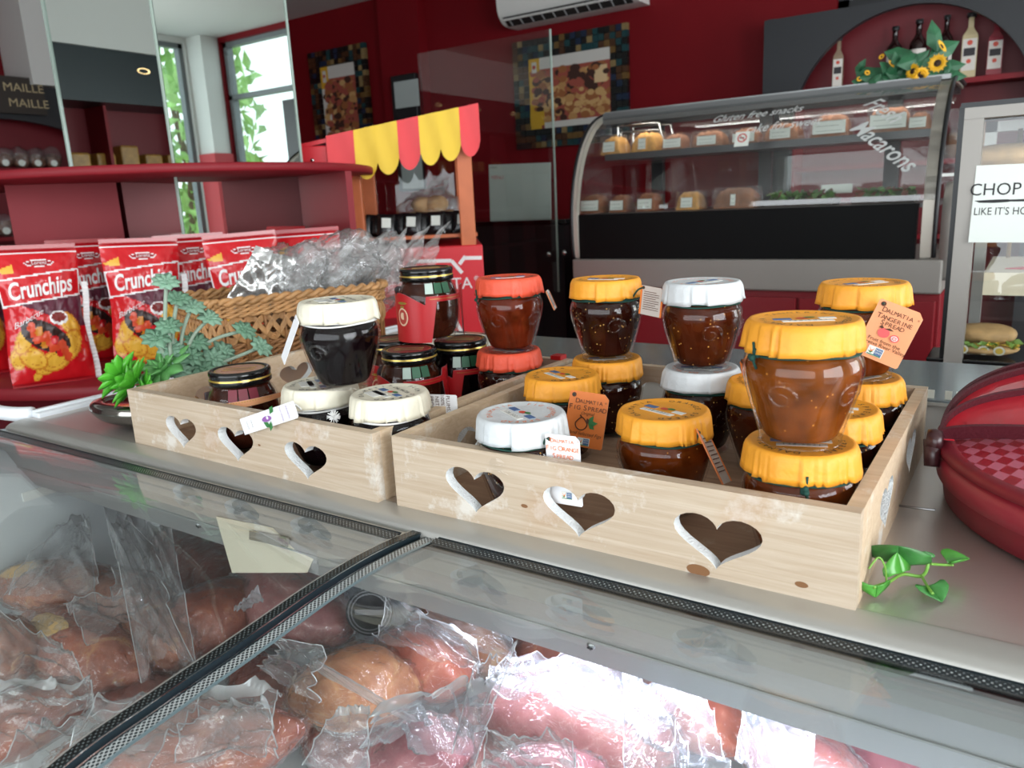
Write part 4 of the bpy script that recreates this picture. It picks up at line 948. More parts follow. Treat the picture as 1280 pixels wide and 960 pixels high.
def basket_thing(name, label, cat, c, r, seed, m, rotz=0, extra=None, amp=.25):
    t = thing(name, label, cat, c, rotz, 'bags heaped in the wicker basket'); mb = MB(); crumple(mb, (0, 0, 0), r, seed, amp*1.3); crumple(mb, (0, 0, -.01), (r[0]*.7, r[1]*.7, r[2]*.7), seed+9, amp*1.5); mb.build('film', M_FILM, t)
    if extra: extra(t)
    return t
def bw(px, py, dep): return ray_at(px, py, dep)
p = bw(312, 355, 1.32)
t = thing('foil_pouch', 'crumpled silver foil pouch leaning out of the wicker basket', 'pouch', p, 0, 'bags heaped in the wicker basket')
mb = MB(); q = 1.30
sheet(mb, bw(276, 388, q), bw(345, 388, q+.03), bw(372, 322, q+.05), bw(318, 312, q), 2.2, .012); sheet(mb, bw(275, 388, q+.02), bw(345, 392, q+.05), bw(372, 324, q+.07), bw(318, 313, q+.02), 5.2, .012)
mb.build('pouch_foil', M_FOIL, t, world=True)
mb = MB(); sheet(mb, bw(314, 322, q-.002), bw(336, 330, q), bw(342, 314, q), bw(320, 307, q), 3, .003, 8, 8); mb.build('pouch_seal', M_FOIL, t, world=True)
for i, (px, py, dp, r, lb) in enumerate([(365, 352, 1.36, (.07, .055, .06), 'crumpled clear bag beside the silver pouch in the basket'), (425, 345, 1.40, (.085, .06, .072), 'large crumpled clear bag in the middle of the wicker basket'), (478, 338, 1.44, (.055, .045, .065), 'clear bag with upright folds at the far end of the basket')]):
    p = bw(px, py, dp)
    def ex(t, px=px, py=py, dp=dp, i=i):
        mb = MB()
        for k in range(5):
            x = px-34+16*k; sheet(mb, bw(x-24, py+18, dp-.04+.02*k), bw(x+28, py+14, dp-.03), bw(x+18+10*k, py-40-6*k, dp+.02), bw(x-8, py-36+9*k, dp), 4+i*3+k, .014)
        mb.build('bag_flap', M_FILMH, t, world=True)
    basket_thing('plastic_bag', lb, 'plastic bag', p, r, i+3, M_FILMH, .3*i, ex, .35)
# ================================================================ succulent plant in an oval metal dish
M_POT = mat('gunmetal_glaze', (150, 146, 140), .08, metal=.95)
M_GREY = mat('grey_green_leaf', (126, 162, 138), .55, vary=.12, vscale=90); M_GREY2 = mat('sage_leaf', (104, 142, 116), .5, vary=.15, vscale=90); M_LIME = mat('bright_green_leaf', (86, 176, 52), .35, vary=.2, vscale=50); M_STEMG = mat('grey_stem', (146, 164, 146), .6)
pp = at(168, 527, z=0); pp = Vector((-.462, .062, 0))
sp = thing('succulent_arrangement', 'artificial succulents in an oval gunmetal dish left of the crates', 'plant', pp, .25)
mb = MB(); mb.lathe(dens([(.001, .002), (.03, .001), (.060, .008), (.0735, .019), (.0745, .024), (.071, .029), (.062, .031), (.055, .0305), (.05, .028), (.001, .026)], 4), 64, 0, SCL(1, .62, 1)); mb.build('dish', M_POT, sp)
def rosette(mb, c, R, nrm, n=5, layers=3, mi=0, thick=.28, point=.6, seed=0, wid=.30, opn=1.15):
    rr = random.Random(seed); z = Vector(nrm).normalized(); x = z.orthogonal().normalized(); y = z.cross(x)
    for l in range(layers):
        k = n+l*2 if layers > 2 else n+l; tilt = opn-.8*opn*l/max(1, layers-1); rl = R*(.45+.55*l/max(1, layers-1))
        for i in range(k):
            a = 2*PI*i/k+l*.5+rr.uniform(-.12, .12); d = (x*math.cos(a)+y*math.sin(a)); ld = d*math.cos(tilt)+z*math.sin(tilt); sd = z.cross(d).normalized(); ud = ld.cross(sd)
            L_ = rl*rr.uniform(.9, 1.1); Wd = L_*wid; N = 7; vs = []
            for q in range(N+1):
                t = q/N; w = Wd*(math.sin(PI*min(1, t**point*.96+.03))**.8)*(1 if t < .9 else .6); ce = Vector(c)+ld*L_*t+ud*(-.16*L_*t*t)
                vs += [ce-sd*w, ce+ud*w*thick, ce+sd*w, ce-ud*w*thick*1.4]
            fs = []
            for q in range(N):
                for e_ in range(4): fs.append((q*4+e_, q*4+(e_+1) % 4, (q+1)*4+(e_+1) % 4, (q+1)*4+e_))
            mb.add(vs, fs, mi, I4, True)
def spot(px, py, off=0.): # point on the vertical slice through the plant that faces the viewer
    d = FW+RT*((px-640)/F_PX)-UP*((py-480)/F_PX); n_ = Vector((pp.x-CAM.x, pp.y-CAM.y, 0)).normalized(); t = ((pp-CAM).dot(n_)+off)/d.dot(n_); return CAM+d*t
iM = parent_matrix(sp).inverted(); toC = (CAM-pp).normalized()
mb = MB()
for px, py, R, of, nr in ((165, 478, .036, -.03, (-.6, -.5, .5)), (150, 470, .030, -.02, (-.9, -.2, .5)), (205, 462, .040, .0, (0, -.6, .8)), (185, 492, .030, -.035, (-.3, -.8, .2))):
    rosette(mb, spot(px, py, of), R, Vector(nr), 6, 3, 0 if px < 190 else 1, .3, .7, px)
mb.build('green_rosette', [M_LIME, mat('mid_green_leaf', (104, 168, 96), .4, vary=.15, vscale=60)], sp, world=True)
heads = [(208, 353, .0), (222, 374, .02), (240, 384, .03), (212, 408, .0), (262, 398, .03), (305, 413, .03), (326, 434, .02), (246, 428, .02), (214, 436, .01), (238, 446, .0), (268, 448, .015), (196, 423, .0), (280, 440, .03), (255, 462, .0), (224, 462, -.01)]
mb = MB(); st = MB(); root = spot(215, 480, 0)
for i, (px, py, of) in enumerate(heads):
    c = spot(px, py, of); rosette(mb, c, .0165 if i < 7 else .0185, (c-root).normalized()*.55+toC*.8+Vector((0, 0, .3)), 5, 3, i % 2, .4, .62, i, .46, 1.25)
    b = root+Vector((.004*(i % 5)-.008, .004*(i % 3), .01)); mid = (b+c)/2+Vector((noise.noise(Vector((i, 1, 1)))*.02, 0, .012 if py < 420 else -.004)); st.tube(catmull([b, mid, c-(c-mid)*.08], 7), [.0024]*15, 7)
mb.build('grey_rosette', [M_GREY, M_GREY2], sp, world=True); st.build('stem', M_STEMG, sp, world=True)
# ================================================================ ivy sprig on the steel top
M_IVY = mat('ivy_leaf', (74, 148, 56), .3, vary=.25, vscale=90); M_IVYD = mat('ivy_leaf_dark', (58, 120, 58), .35, vary=.25, vscale=90); M_IVYS = mat('ivy_stem', (116, 168, 70), .45)
iv = thing('ivy_sprig', 'loose artificial ivy sprig lying on the steel counter beside the crate', 'plant', at(1150, 718, z=0))
def iz(px, py, z): return at(px, py, z=z)
st = MB()
st.tube(catmull([iz(1092, 734, .009), iz(1110, 728, .008), iz(1128, 718, .006), iz(1152, 720, .004), iz(1160, 706, .012), iz(1158, 692, .016)], 8), .0011, 6)
st.tube(catmull([iz(1152, 720, .004), iz(1160, 734, .006), iz(1166, 742, .006)], 6), .0009, 6); st.tube(catmull([iz(1132, 698, .012), iz(1145, 703, .013), iz(1158, 700, .015)], 6), .0008, 6); st.tube(catmull([iz(1164, 705, .012), iz(1180, 706, .008), iz(1192, 706, .009)], 6), .0009, 6); st.tube(catmull([iz(1108, 727, .008), iz(1106, 708, .02), iz(1098, 697, .026), iz(1086, 711, .020)], 8), .0006, 5)
st.build('stem', M_IVYS, iv, world=True)
def ivy_leaf(base, tip, w, mi, fold=.3, nm='leaf'):
    base, tip = Vector(base), Vector(tip); d = tip-base; L_ = d.length; d.normalize(); s = d.cross(Vector((0, 0, 1))).normalized(); u = s.cross(d)
    out = [(0, 0), (-.12, .35), (.10, .62), (.35, .60), (.62, .42), (.85, .2), (1, 0)]; vs = []; mb = MB()
    N = 14; cen = [base+d*L_*(k/N) for k in range(N+1)]
    def half(t):
        for (a, b), (c, e_) in zip(out, out[1:]):
            if t*1.0 <= c: return b+(e_-b)*max(0, min(1, (t-a)/(c-a+1e-6)))
        return 0
    for sg in (-1, 1):
        vs = []
        for k in range(N+1):
            h = max(.0, half(k/N))*w; vs += [cen[k], cen[k]+s*sg*h*.5+u*fold*h*.35, cen[k]+s*sg*h+u*fold*h-d*(.1*h if k < 4 else 0)]
        fs = [tuple(x+3*k for x in f) for k in range(N) for f in ((0, 1, 4, 3), (1, 2, 5, 4))]; mb.add(vs, fs if sg > 0 else [f[::-1] for f in fs], mi, I4, True)
    o = mb.build(nm, [M_IVY, M_IVYD], iv, world=True); m = o.modifiers.new('thick', 'SOLIDIFY'); m.thickness = .0006; return o
ivy_leaf(iz(1122, 706, .012), iz(1124, 682, .030), .030, 1); ivy_leaf(iz(1128, 716, .012), iz(1122, 690, .024), .019, 0, -.3); ivy_leaf(iz(1096, 732, .010), iz(1094, 746, .002), .016, 0, .5)
ivy_leaf(iz(1160, 732, .006), iz(1178, 752, .0015), .017, 1, .3); ivy_leaf(iz(1185, 704, .009), iz(1212, 698, .012), .013, 0, .7); ivy_leaf(iz(1158, 698, .014), iz(1155, 689, .018), .008, 1, .5)
# short wire at the crate's foot
o = MB().tube([at(1124, 632, z=.004), at(1145, 635, z=.003), at(1169, 637.5, z=.006)], .0009, 6).build('wire_pin', M_SCREW); o2 = o; recentre(o); tag(o, 'thin metal pin lying between the crate and the red folding basket', 'pin')
# ================================================================ red woven basket with folding mesh cover
M_RB = mat('basket_dark_red', (112, 16, 32), .45, vary=.1, vscale=60); M_RBB = mat('basket_band_red', (136, 36, 50), .4); M_RIB = mat('cover_rib', (76, 22, 32), .5, bump=.3, bscale=400)
def weave_mat():
    m, nt, b = _nt('woven_red_strips'); L = nt.links; tc = nt.nodes.new('ShaderNodeTexCoord'); mp = nt.nodes.new('ShaderNodeMapping'); mp.inputs['Scale'].default_value = (120, 80, 0); mp.inputs['Rotation'].default_value = (0, 0, .55); L.new(tc.outputs['Object'], mp.inputs[0])
    ck = nt.nodes.new('ShaderNodeTexChecker'); ck.inputs['Scale'].default_value = 1.; L.new(mp.outputs[0], ck.inputs['Vector'])
    n = nt.nodes.new('ShaderNodeTexNoise'); n.inputs['Scale'].default_value = 9; L.new(tc.outputs['Object'], n.inputs['Vector'])
    gt = nt.nodes.new('ShaderNodeMath'); gt.operation = 'GREATER_THAN'; gt.inputs[1].default_value = .34; L.new(n.outputs['Fac'], gt.inputs[0])
    mu = nt.nodes.new('ShaderNodeMath'); mu.operation = 'MULTIPLY'; L.new(ck.outputs['Fac'], mu.inputs[0]); L.new(gt.outputs[0], mu.inputs[1])
    mx = nt.nodes.new('ShaderNodeMix'); mx.data_type = 'RGBA'; mx.inputs[6].default_value = (*s2l((136, 24, 40)), 1); mx.inputs[7].default_value = (*s2l((190, 124, 146)), 1); L.new(mu.outputs[0], mx.inputs[0])
    L.new(mx.outputs[2], b.inputs['Base Color']); b.inputs['Roughness'].default_value = .3
    bp = nt.nodes.new('ShaderNodeBump'); bp.inputs['Strength'].default_value = .5; bp.inputs['Distance'].default_value = .003; L.new(ck.outputs['Fac'], bp.inputs['Height']); L.new(bp.outputs['Normal'], b.inputs['Normal']); return m
M_WEAVE = weave_mat()
def net_mat(name, rgb, alpha):
    m, nt, b = _nt(name); b.inputs['Base Color'].default_value = (*s2l(rgb), 1); b.inputs['Alpha'].default_value = alpha; b.inputs['Roughness'].default_value = .5; return m
M_NET = net_mat('red_net', (206, 36, 52), .62); M_NET2 = net_mat('red_net_veil', (214, 38, 54), .20)
RBC = Vector((.552, .235, 0)); RBR = .176
rb = thing('folding_mesh_basket', 'round dark red woven basket with a pleated red mesh cover, right of the crate', 'basket', RBC)
mb = MB(); mb.lathe([(.001, .001), (RBR-.012, .001), (RBR-.007, .004), (RBR-.004, .024), (RBR-.002, .040), (RBR-.012, .040), (RBR-.03, .016), (.001, .014)], 96); mb.build('tray', M_RB, rb)
mb = MB(); mb.lathe([(RBR-.004, .022), (RBR-.0005, .0235), (RBR+.0008, .0385), (RBR-.004, .041)], 96); mb.build('band', M_RBB, rb)
mb = MB(); mb.lathe([(RBR-.006, .041), (RBR+.001, .043), (RBR+.0015, .049), (RBR-.006, .051), (RBR-.012, .047)], 96); mb.build('rim', M_RB, rb)
mb = MB(); mb.lathe([(.001, .056), (.05, .0555), (.10, .054), (.14, .051), (RBR-.010, .047)], 96); mb.build('woven_lid', M_WEAVE, rb)
mb = MB(); mb.lathe(dens([(.001, .062), (.06, .061), (.11, .059), (.150, .055), (RBR-.004, .050)], 5), 96)
for k, v in enumerate(mb.v): v.z += .002*noise.noise(v*60)
mb.build('net_veil', M_NET2, rb)
# ribs hinge on the left edge and fan up over the basket; mesh hangs between them
piv_l = Vector((RBC.x-RBR+.004, RBC.y-.040, .053)); piv_r = Vector((RBC.x+RBR-.004, RBC.y-.03, .053))
axis = (piv_r-piv_l); AL = axis.length; axis.normalize(); mid = (piv_l+piv_r)/2; fwd = Vector((axis.y, -axis.x, 0))
def rib_pt(t, ang, wv=0.): # half ellipse between the two pivots, swung up by ang from lying forward
    s, hh = ang; k = math.sin(PI*t)**.8; return mid+axis*(AL/2)*-math.cos(PI*t)-fwd*s*k+Vector((0, 0, hh*k))
ANG = [Vector(a) for a in ((.200, .036), (.150, .040), (.085, .032), (.0, .016))]
for a in ANG:
    mb = MB(); P = [rib_pt(i/60, a) for i in range(61)]; vs = []; 
    for i, p in enumerate(P):
        d = (p-mid).normalized(); tn = (P[min(60, i+1)]-P[max(0, i-1)]).normalized(); wd_ = Vector((0, -.45, .89)); n_ = (wd_-tn*wd_.dot(tn)).normalized(); d = tn.cross(n_)
        vs += [p+n_*.0062+d*.0012, p-n_*.0062+d*.0012, p-n_*.0062-d*.0012, p+n_*.0062-d*.0012]
    mb.add(vs, [(i*4+e_, i*4+(e_+1) % 4, (i+1)*4+(e_+1) % 4, (i+1)*4+e_) for i in range(60) for e_ in range(4)], 0, I4, False); mb.build('rib', M_RIB, rb, world=True)
for a, b in zip(ANG, ANG[1:]):
    mb = MB(); mb.grid(lambda u, v: (lambda p: p+(p-mid).normalized()*(-.010*math.sin(PI*v)+.0025*math.sin(u*70)*math.sin(PI*v)))(rib_pt(u, a+(b-a)*v)), 90, 6); mb.build('mesh_gore', M_NET, rb, world=True)
mb = MB(); mb.lathe([(.0005, -.006), (.008, -.005), (.009, 0), (.008, .005), (.0005, .006)], 20, 0, T(*(piv_l+Vector((-.003, -.004, 0)))) @ RY(PI/2)); mb.tube([piv_l+Vector((-.004, -.004, 0)), piv_l+Vector((-.003, -.012, -.018))], [.007, .0055], 10); mb.build('hinge_clip', mat('hinge_brown', (52, 22, 26), .3), rb, world=True)
# ================================================================ curved glass cake case
M_CHROME = mat('chrome', (214, 214, 212), .12, metal=1.)
CCX0, CCX1, CY = -1.045, .188, 2.2
cc = thing('cake_display_case', 'large black and silver curved glass cake case in front of the red wall', 'display case', ((CCX0+CCX1)/2, 2.5, -.09))
def cb(mb, name, mats_, parent=None, **k): return mb.build(name, mats_, parent or cc, world=True, **k)
SP = [(2.205, .018), (2.198, .06), (2.195, .14), (2.20, .22), (2.22, .31), (2.26, .40), (2.32, .475), (2.39, .525), (2.47, .552), (2.56, .560), (2.80, .560)]
SPC = [(p.x, p.y) for p in catmull([(a, b, 0) for a, b in SP], 5)]
def sweep(mb, pts, x0, x1, mi=0, nx=2): mb.grid(lambda u, v: Vector((x0+(x1-x0)*u, *pts[round(v*(len(pts)-1))])), nx, len(pts)-1, mi); return mb
mb = MB(); mb.box((CCX0-.005, 2.19, -.092), (CCX1+.02, 2.86, .012), bev=.006); cb(mb, 'base', M_SILVER)
mb = MB(); mb.box((CCX0+.02, 2.206, .012), (CCX1-.06, 2.24, .178)); cb(mb, 'front_panel', mat('case_front_black', (9, 10, 11), .55, spec=.15))
MB().box((CCX0+.02, 2.24, .165), (CCX1-.02, 2.82, .178)).build('lower_shelf', mat('case_shelf_grey', (112, 112, 112), .3), cc, world=True)
low = [p for p in SPC if p[1] > .175]
g = MB(); sweep(g, low, CCX0+.01, CCX1-.012, 0, 4); cb(g, 'curved_glass', thin_glass('curved_case_glass', (.93, .95, .94), .10, .7, .0))
M_CFR = mat('case_frame_silver', (206, 200, 188), .4, metal=.15)
for x0, x1, m in ((CCX0, CCX0+.018, M_CFR), (CCX1-.045, CCX1-.012, M_CFR)):
    mb = MB(); sweep(mb, SPC, x0, x1); sweep(mb, [(y+.02, z-.012) for y, z in SPC], x0, x1)
    for xx in (x0, x1): mb.grid(lambda u, v: Vector((xx, SPC[round(v*(len(SPC)-1))][0]+.02*u, SPC[round(v*(len(SPC)-1))][1]-.012*u)), 1, len(SPC)-1)
    cb(mb, 'side_frame', m)
for xx in (CCX0-.004, CCX1-.008):   # end glass with a dark edge
    mb = MB(); P = [(xx, y, z) for y, z in SPC]+[(xx, 2.82, .56), (xx, 2.82, .012)]; mb.add(P, [tuple(range(len(P)))]); cb(mb, 'end_glass', thin_glass('end_glass', (.95, .97, .96), .05, .5))
    mb = MB(); mb.tube([(xx, y, z) for y, z in SPC], .007, 6); cb(mb, 'end_gasket', M_BLACK)
mb = MB(); mb.box((CCX0+.02, 2.44, .548), (CCX1-.02, 2.84, .562)); cb(mb, 'top_panel', mat('case_top_grey', (150, 152, 152), .25, metal=.3))
mb = MB(); mb.box((CCX0+.03, 2.42, .385), (CCX1-.05, 2.78, .400)); mb.box((CCX0+.03, 2.415, .378), (CCX1-.05, 2.422, .402)); cb(mb, 'middle_shelf', mat('case_shelf_dark', (66, 68, 70), .3))
mb = MB()
for x in (-.98, -.52, -.06): mb.box((x, 2.79, .178), (x+.05, 2.82, .55))
mb.box((CCX0+.02, 2.79, .53), (CCX1-.02, 2.82, .55)); cb(mb, 'rear_door_frame', M_BLACK)
cb(MB().box((CCX0+.02, 2.425, .515), (CCX1-.045, 2.437, .556)), 'top_fascia', mat('fascia_grey', (96, 98, 98), .35))  # grey front band, also hides the added fill strip
ll = cb(MB().box((CCX0+.05, 2.50, .538), (CCX1-.06, 2.52, .547)), 'added_fill_strip', mat('case_fill_glow', (255, 250, 240), .4, emit=(255, 248, 238), estr=2.5))  # added glowing strip to brighten the cakes, kept out of sight
cl2 = bpy.data.lights.new('cake_case_fill_light', 'AREA'); cl2.shape = 'RECTANGLE'; cl2.size = 1.1; cl2.size_y = .02; cl2.energy = 1.6; cl2.color = (1, .97, .93)
clo = bpy.data.objects.new('cake_case_fill_light', cl2); COL.objects.link(clo); clo.location = (-.43, 2.46, .536); clo.rotation_euler = (.35, 0, 0)  # unseen fill light added to lift the case interior
mb = MB(); mb.box((CCX0+.02, 2.835, .2), (CCX1-.02, 2.838, .54)); cb(mb, 'rear_door_glass', M_PANE)
# the raised silver wing at the right end and the red cabinet below
mb = MB(); mb.grid(lambda u, v: Vector((CCX1+.006+.056*u, *catmull([(0, 2.20, -.05), (0, 2.19, .08), (0, 2.20, .17), (0, 2.25, .225), (0, 2.32, .235), (0, 2.34, .20)], 6)[round(v*30)][1:])), 2, 30); o = cb(mb, 'side_wing', M_SILVER); mo = o.modifiers.new('t', 'SOLIDIFY'); mo.thickness = .012
M_CAB = mat('red_cabinet', (134, 24, 34), .35)
st = thing('red_base_cabinet', 'dark red cabinet under the cake case', 'cabinet', (-.4, 2.5, FLOOR))
MB().box((CCX0, 2.22, FLOOR), (CCX1+.02, 2.88, -.094), bev=.004).build('carcass', M_CAB, st, world=True)
for k in range(3): MB().box((CCX0+.02+.41*k, 2.205, FLOOR+.08), (CCX0+.42+.41*k, 2.22, -.115), bev=.003).build('door', M_CAB, st, world=True)
# handwriting on the curved glass
M_CHALK = mat('white_marker', (196, 200, 198), .7)
def glass_txt(s, size, x, v0, rot, name, sh=.35):
    gt = text_geo(s, sh); mb = MB(); vs = []; c, s_ = math.cos(rot), math.sin(rot)
    cum = [0]
    for a, b in zip(SPC, SPC[1:]): cum.append(cum[-1]+math.hypot(b[0]-a[0], b[1]-a[1]))
    for v in gt[0]:
        X, Y = v.x*size*.8, v.y*size; dx, dv = X*c-Y*s_, X*s_+Y*c; t = v0+dv
        i = max(0, min(len(cum)-2, next((k for k in range(len(cum)-1) if cum[k+1] >= t), len(cum)-2))); f = (t-cum[i])/(cum[i+1]-cum[i])
        y, z = (SPC[i][q]+(SPC[i+1][q]-SPC[i][q])*f for q in (0, 1)); vs.append((x+dx, y-.002, z+.001))
    mb.add(vs, gt[1]); cb(mb, name, M_CHALK)
glass_txt('Fresh', .075, .0, .475, -.75, 'marker_writing', .45); glass_txt('Macarons', .075, .015, .345, -.72, 'marker_writing', .45); glass_txt('Gluten free snacks', .05, -.40, .51, .05, 'marker_writing', .45); glass_txt('cake for sweet', .05, -.30, .445, .05, 'marker_writing', .45)
# --- packaged cakes inside
M_CLAM = thin_glass('clear_box', (1, 1, 1), .06, .6, .05, .04); M_LABEL = mat('cake_label', (224, 230, 222), .5); M_CAKE = mat('cake_brown', (142, 92, 60), .8, vary=.3, vscale=60, bump=.5); M_CAKEY = mat('cake_golden', (206, 150, 70), .7, vary=.25, vscale=60, bump=.4)
M_LABELP = mat('label_print', (150, 160, 150), .6)
def cake(label, x, y, z, w, d, h, m, lw=.7, dome=.0, grp='wrapped cakes in the cake case', lx=0., wrap=True):
    t = thing('wrapped_cake', label, 'cake', (x, y, z), rnd.uniform(-.06, .06), grp)
    mb = MB(); mb.grid(lambda u, v: Vector((w*.46*(2*u-1), d*.44*(2*v-1), .004+h*.86*(max(0, 1-abs(2*u-1)**5)*max(0, 1-abs(2*v-1)**5))**.5*(1+.12*noise.noise(Vector((u*9+x*9, v*9, z)))))), 20, 14); mb.box((-w*.45, -d*.43, .001), (w*.45, d*.43, h*.2)); mb.build('cake_body', m, t)
    mb = MB(); P = [(-w/2, -d/2), (w/2, -d/2), (w/2, d/2), (-w/2, d/2)]; k = .86
    mb.add([(a, b, .0005) for a, b in P]+[(a*k, b*k, h) for a, b in P], [(0, 1, 5, 4), (1, 2, 6, 5), (2, 3, 7, 6), (3, 0, 4, 7), (4, 5, 6, 7)]); mb.build('clear_box', M_CLAM, t)
    mb = MB(); fr = T(lx*w, -d/2-.0012, h*.45) @ RX(PI/2-.12); mb.box((-w*lw/2, -h*.30, 0), (w*lw/2, h*.22, .0008), 0, fr)
    for q in range(3): mb.box((-w*lw*.4, h*.20-q*h*.2, .0009), (w*lw*(.4-.1*(q % 2)), h*.22-q*h*.2, .0012), 1, fr)
    mb.build('label', [M_LABEL, M_LABELP], t); return t
for px, py, w, h, m, lw, lb in ((765, 193, .085, .055, M_CAKEY, .6, 'small wrapped pastry with white label, leftmost on the upper shelf of the cake case'), (806, 192, .10, .058, M_CAKEY, .3, 'wrapped golden pastries second on the upper shelf of the cake case'), (842, 190, .075, .045, M_CAKE, .9, 'white labelled cake pack under the toasting rack'), (884, 188, .115, .045, M_CAKE, .6, 'long brown loaf pack in the middle of the upper shelf'), (930, 185, .095, .042, M_CAKE, .8, 'brown cake pack below the no smoking sticker'), (976, 183, .115, .048, M_CAKE, .6, 'clear pack of brown cake right of the sticker'), (1036, 180, .115, .060, M_CAKE, .9, 'brown cake with wide white label under the upper writing'), (1108, 176, .125, .064, M_CAKE, .85, 'brown cake with wide white label behind the slanted writing'), (1147, 175, .05, .045, M_CAKE, .95, 'small white labelled pack at the right end of the upper shelf')):
    p = at(px, py+12, y=2.45); cake(lb, p.x, 2.49, .400, w*1.12, .12, h*1.35, m, lw*.9)
for px, py, w, h, m, lw, lb in ((742, 250, .10, .055, M_CAKE, .75, 'dark cake with white label at the left of the bottom shelf'), (775, 252, .07, .05, M_CAKE, .75, 'dark cake with white label second on the bottom shelf'), (810, 252, .075, .052, M_CAKE, .75, 'dark slab cake with crumpled white label on the bottom shelf'), (862, 250, .085, .05, M_CAKEY, .5, 'yellow cake with white square label on the bottom shelf'), (920, 249, .145, .055, M_CAKE, .12, 'long brown sliced loaf in clear wrap on the bottom shelf')):
    p = at(px, py+12, y=2.33); cake(lb, p.x, 2.35, .179, w*1.1, .11, h*1.35, m, lw*.9)
M_SAL = mat('salad_green', (70, 112, 44), .5, vary=.4, vscale=120)
def salad(label, px, py, w, n, seed):
    rr = random.Random(seed); p = at(px, py+8, y=2.36); t = thing('salad_tray', label, 'tray', (p.x, 2.38, .179), 0, 'salad trays on the bottom shelf')
    MB().add([(-w/2, -.06, 0), (w/2, -.06, 0), (w/2, .06, 0), (-w/2, .06, 0), (-w/2-.006, -.068, .022), (w/2+.006, -.068, .022), (w/2+.006, .068, .022), (-w/2-.006, .068, .022)], [(3, 2, 1, 0), (0, 1, 5, 4), (1, 2, 6, 5), (2, 3, 7, 6), (3, 0, 4, 7)]).build('tray', mat('tray_steel', (120, 112, 108), .3, metal=.5), t)
    lf = MB()
    for k in range(n):
        m = T(rr.uniform(-w*.45, w*.45), rr.uniform(-.05, .05), .012+rr.uniform(0, .03)) @ Euler((rr.uniform(-1, 1), rr.uniform(-1, 1), rr.uniform(0, 6))).to_matrix().to_4x4() @ SCL(.020, .012, .012)
        lf.add([(-1, 0, 0), (-.3, -.9, .2), (.5, -.7, 0), (1, 0, .3), (.4, .8, .1), (-.4, .8, .2)], [tuple(range(6))], 0 if rr.random() < .7 else 1, m)
    lf.build('salad', [M_SAL, mat('salad_meat', (120, 62, 44), .6)], t, kind='stuff')
salad('tray of green salad in the middle of the bottom shelf of the cake case', 1000, 250, .22, 160, 1); salad('salad tray at the right end of the bottom shelf of the cake case', 1105, 248, .18, 140, 2)
o = MB().box((-.05, 0, 0), (.05, .0006, .030)).build('price_card', M_LABEL); o.location = (at(1045, 238, y=2.45).x, 2.46, .215); tag(o, 'long white card standing above the salad tray', 'card')
o = MB().box((-.032, -.03, 0), (.032, .03, .045), bev=.004).build('red_pack', mat('red_pack_plastic', (178, 26, 34), .3)); p = at(861, 235, y=2.46); o.location = (p.x, 2.50, .1785); tag(o, 'small red pack behind the yellow cake on the bottom shelf', 'pack')
# toasting rack of bent chrome behind the upper left cakes
tr = thing('chrome_rack', 'bent chrome wire rack behind the upper left pastries in the cake case', 'rack', (at(800, 190, y=2.6).x, 2.62, .402))
for dx, hz in ((-.02, .115), (.10, .115), (0, .09)):
    P = [(tr.location.x-.085+dx*.1, 2.60+dx, .402), (tr.location.x-.085+dx*.1, 2.60+dx, .39+hz), (tr.location.x-.07+dx*.1, 2.60+dx, .402+hz), (tr.location.x+.075, 2.60+dx, .402+hz), (tr.location.x+.095, 2.60+dx, .385+hz), (tr.location.x+.11, 2.60+dx, .402)]
    MB().tube(catmull(P, 5), .006, 8).build('wire', M_CHROME, tr, world=True)
# round sticker and flowers
o = MB(); o.box((-.024, -.0004, -.026), (.024, .0004, .026), 0); o.lathe([(.012, 0), (.016, 0)], 24, 1, T(0, -.0008, .004) @ RX(PI/2)); o.box((-.014, -.0011, -.0012), (.014, -.0007, .0012), 1, T(0, 0, .004) @ RY(.8)); o.box((-.009, -.001, .002), (.007, -.0006, .006), 2)
p = at(929, 174, y=2.275); o = o.build('warning_sticker', [M_LABEL, mat('sticker_red', (196, 52, 44), .5), M_INK]); o.location = (p.x, 2.262, p.z); o.rotation_euler = (-.42, 0, 0); tag(o, 'square white no smoking sticker on the curved case glass', 'sticker')
M_PETAL = mat('sunflower_yellow', (246, 186, 32), .5); M_SEEDC = mat('sunflower_centre', (52, 34, 20), .8); M_SLEAF = mat('sunflower_leaf', (40, 96, 62), .5, vary=.25, vscale=30)
sf = thing('sunflower_garland', 'artificial sunflower garland lying along the top of the cake case', 'flowers', (at(1135, 95, y=2.5).x, 2.5, .563))
def fp(px, py, y=2.46): return at(px, py, y=y)
def flower(px, py, R, nr, y=2.44):
    c = fp(px, py, y); z = Vector(nr).normalized(); x = z.orthogonal().normalized(); yv = z.cross(x); mb = MB()
    for l in range(2):
        for i in range(13):
            a = 2*PI*i/13+l*.24; d = x*math.cos(a)+yv*math.sin(a); s = z.cross(d); b = c+d*R*.3; e = c+d*R*(1-.12*l)+z*R*.08; w = R*.16
            mb.add([b-s*w*.6, (b+e)/2-s*w+z*.002, e, (b+e)/2+s*w+z*.002, b+s*w*.6], [(0, 1, 2, 3, 4)], 0)
    o = mb.build('petals', M_PETAL, sf, world=True)
    MB().lathe([(.0005, R*.12), (R*.3, R*.09), (R*.38, 0)], 18, 0, frame(c, x, yv)).build('flower_centre', M_SEEDC, o, world=True)
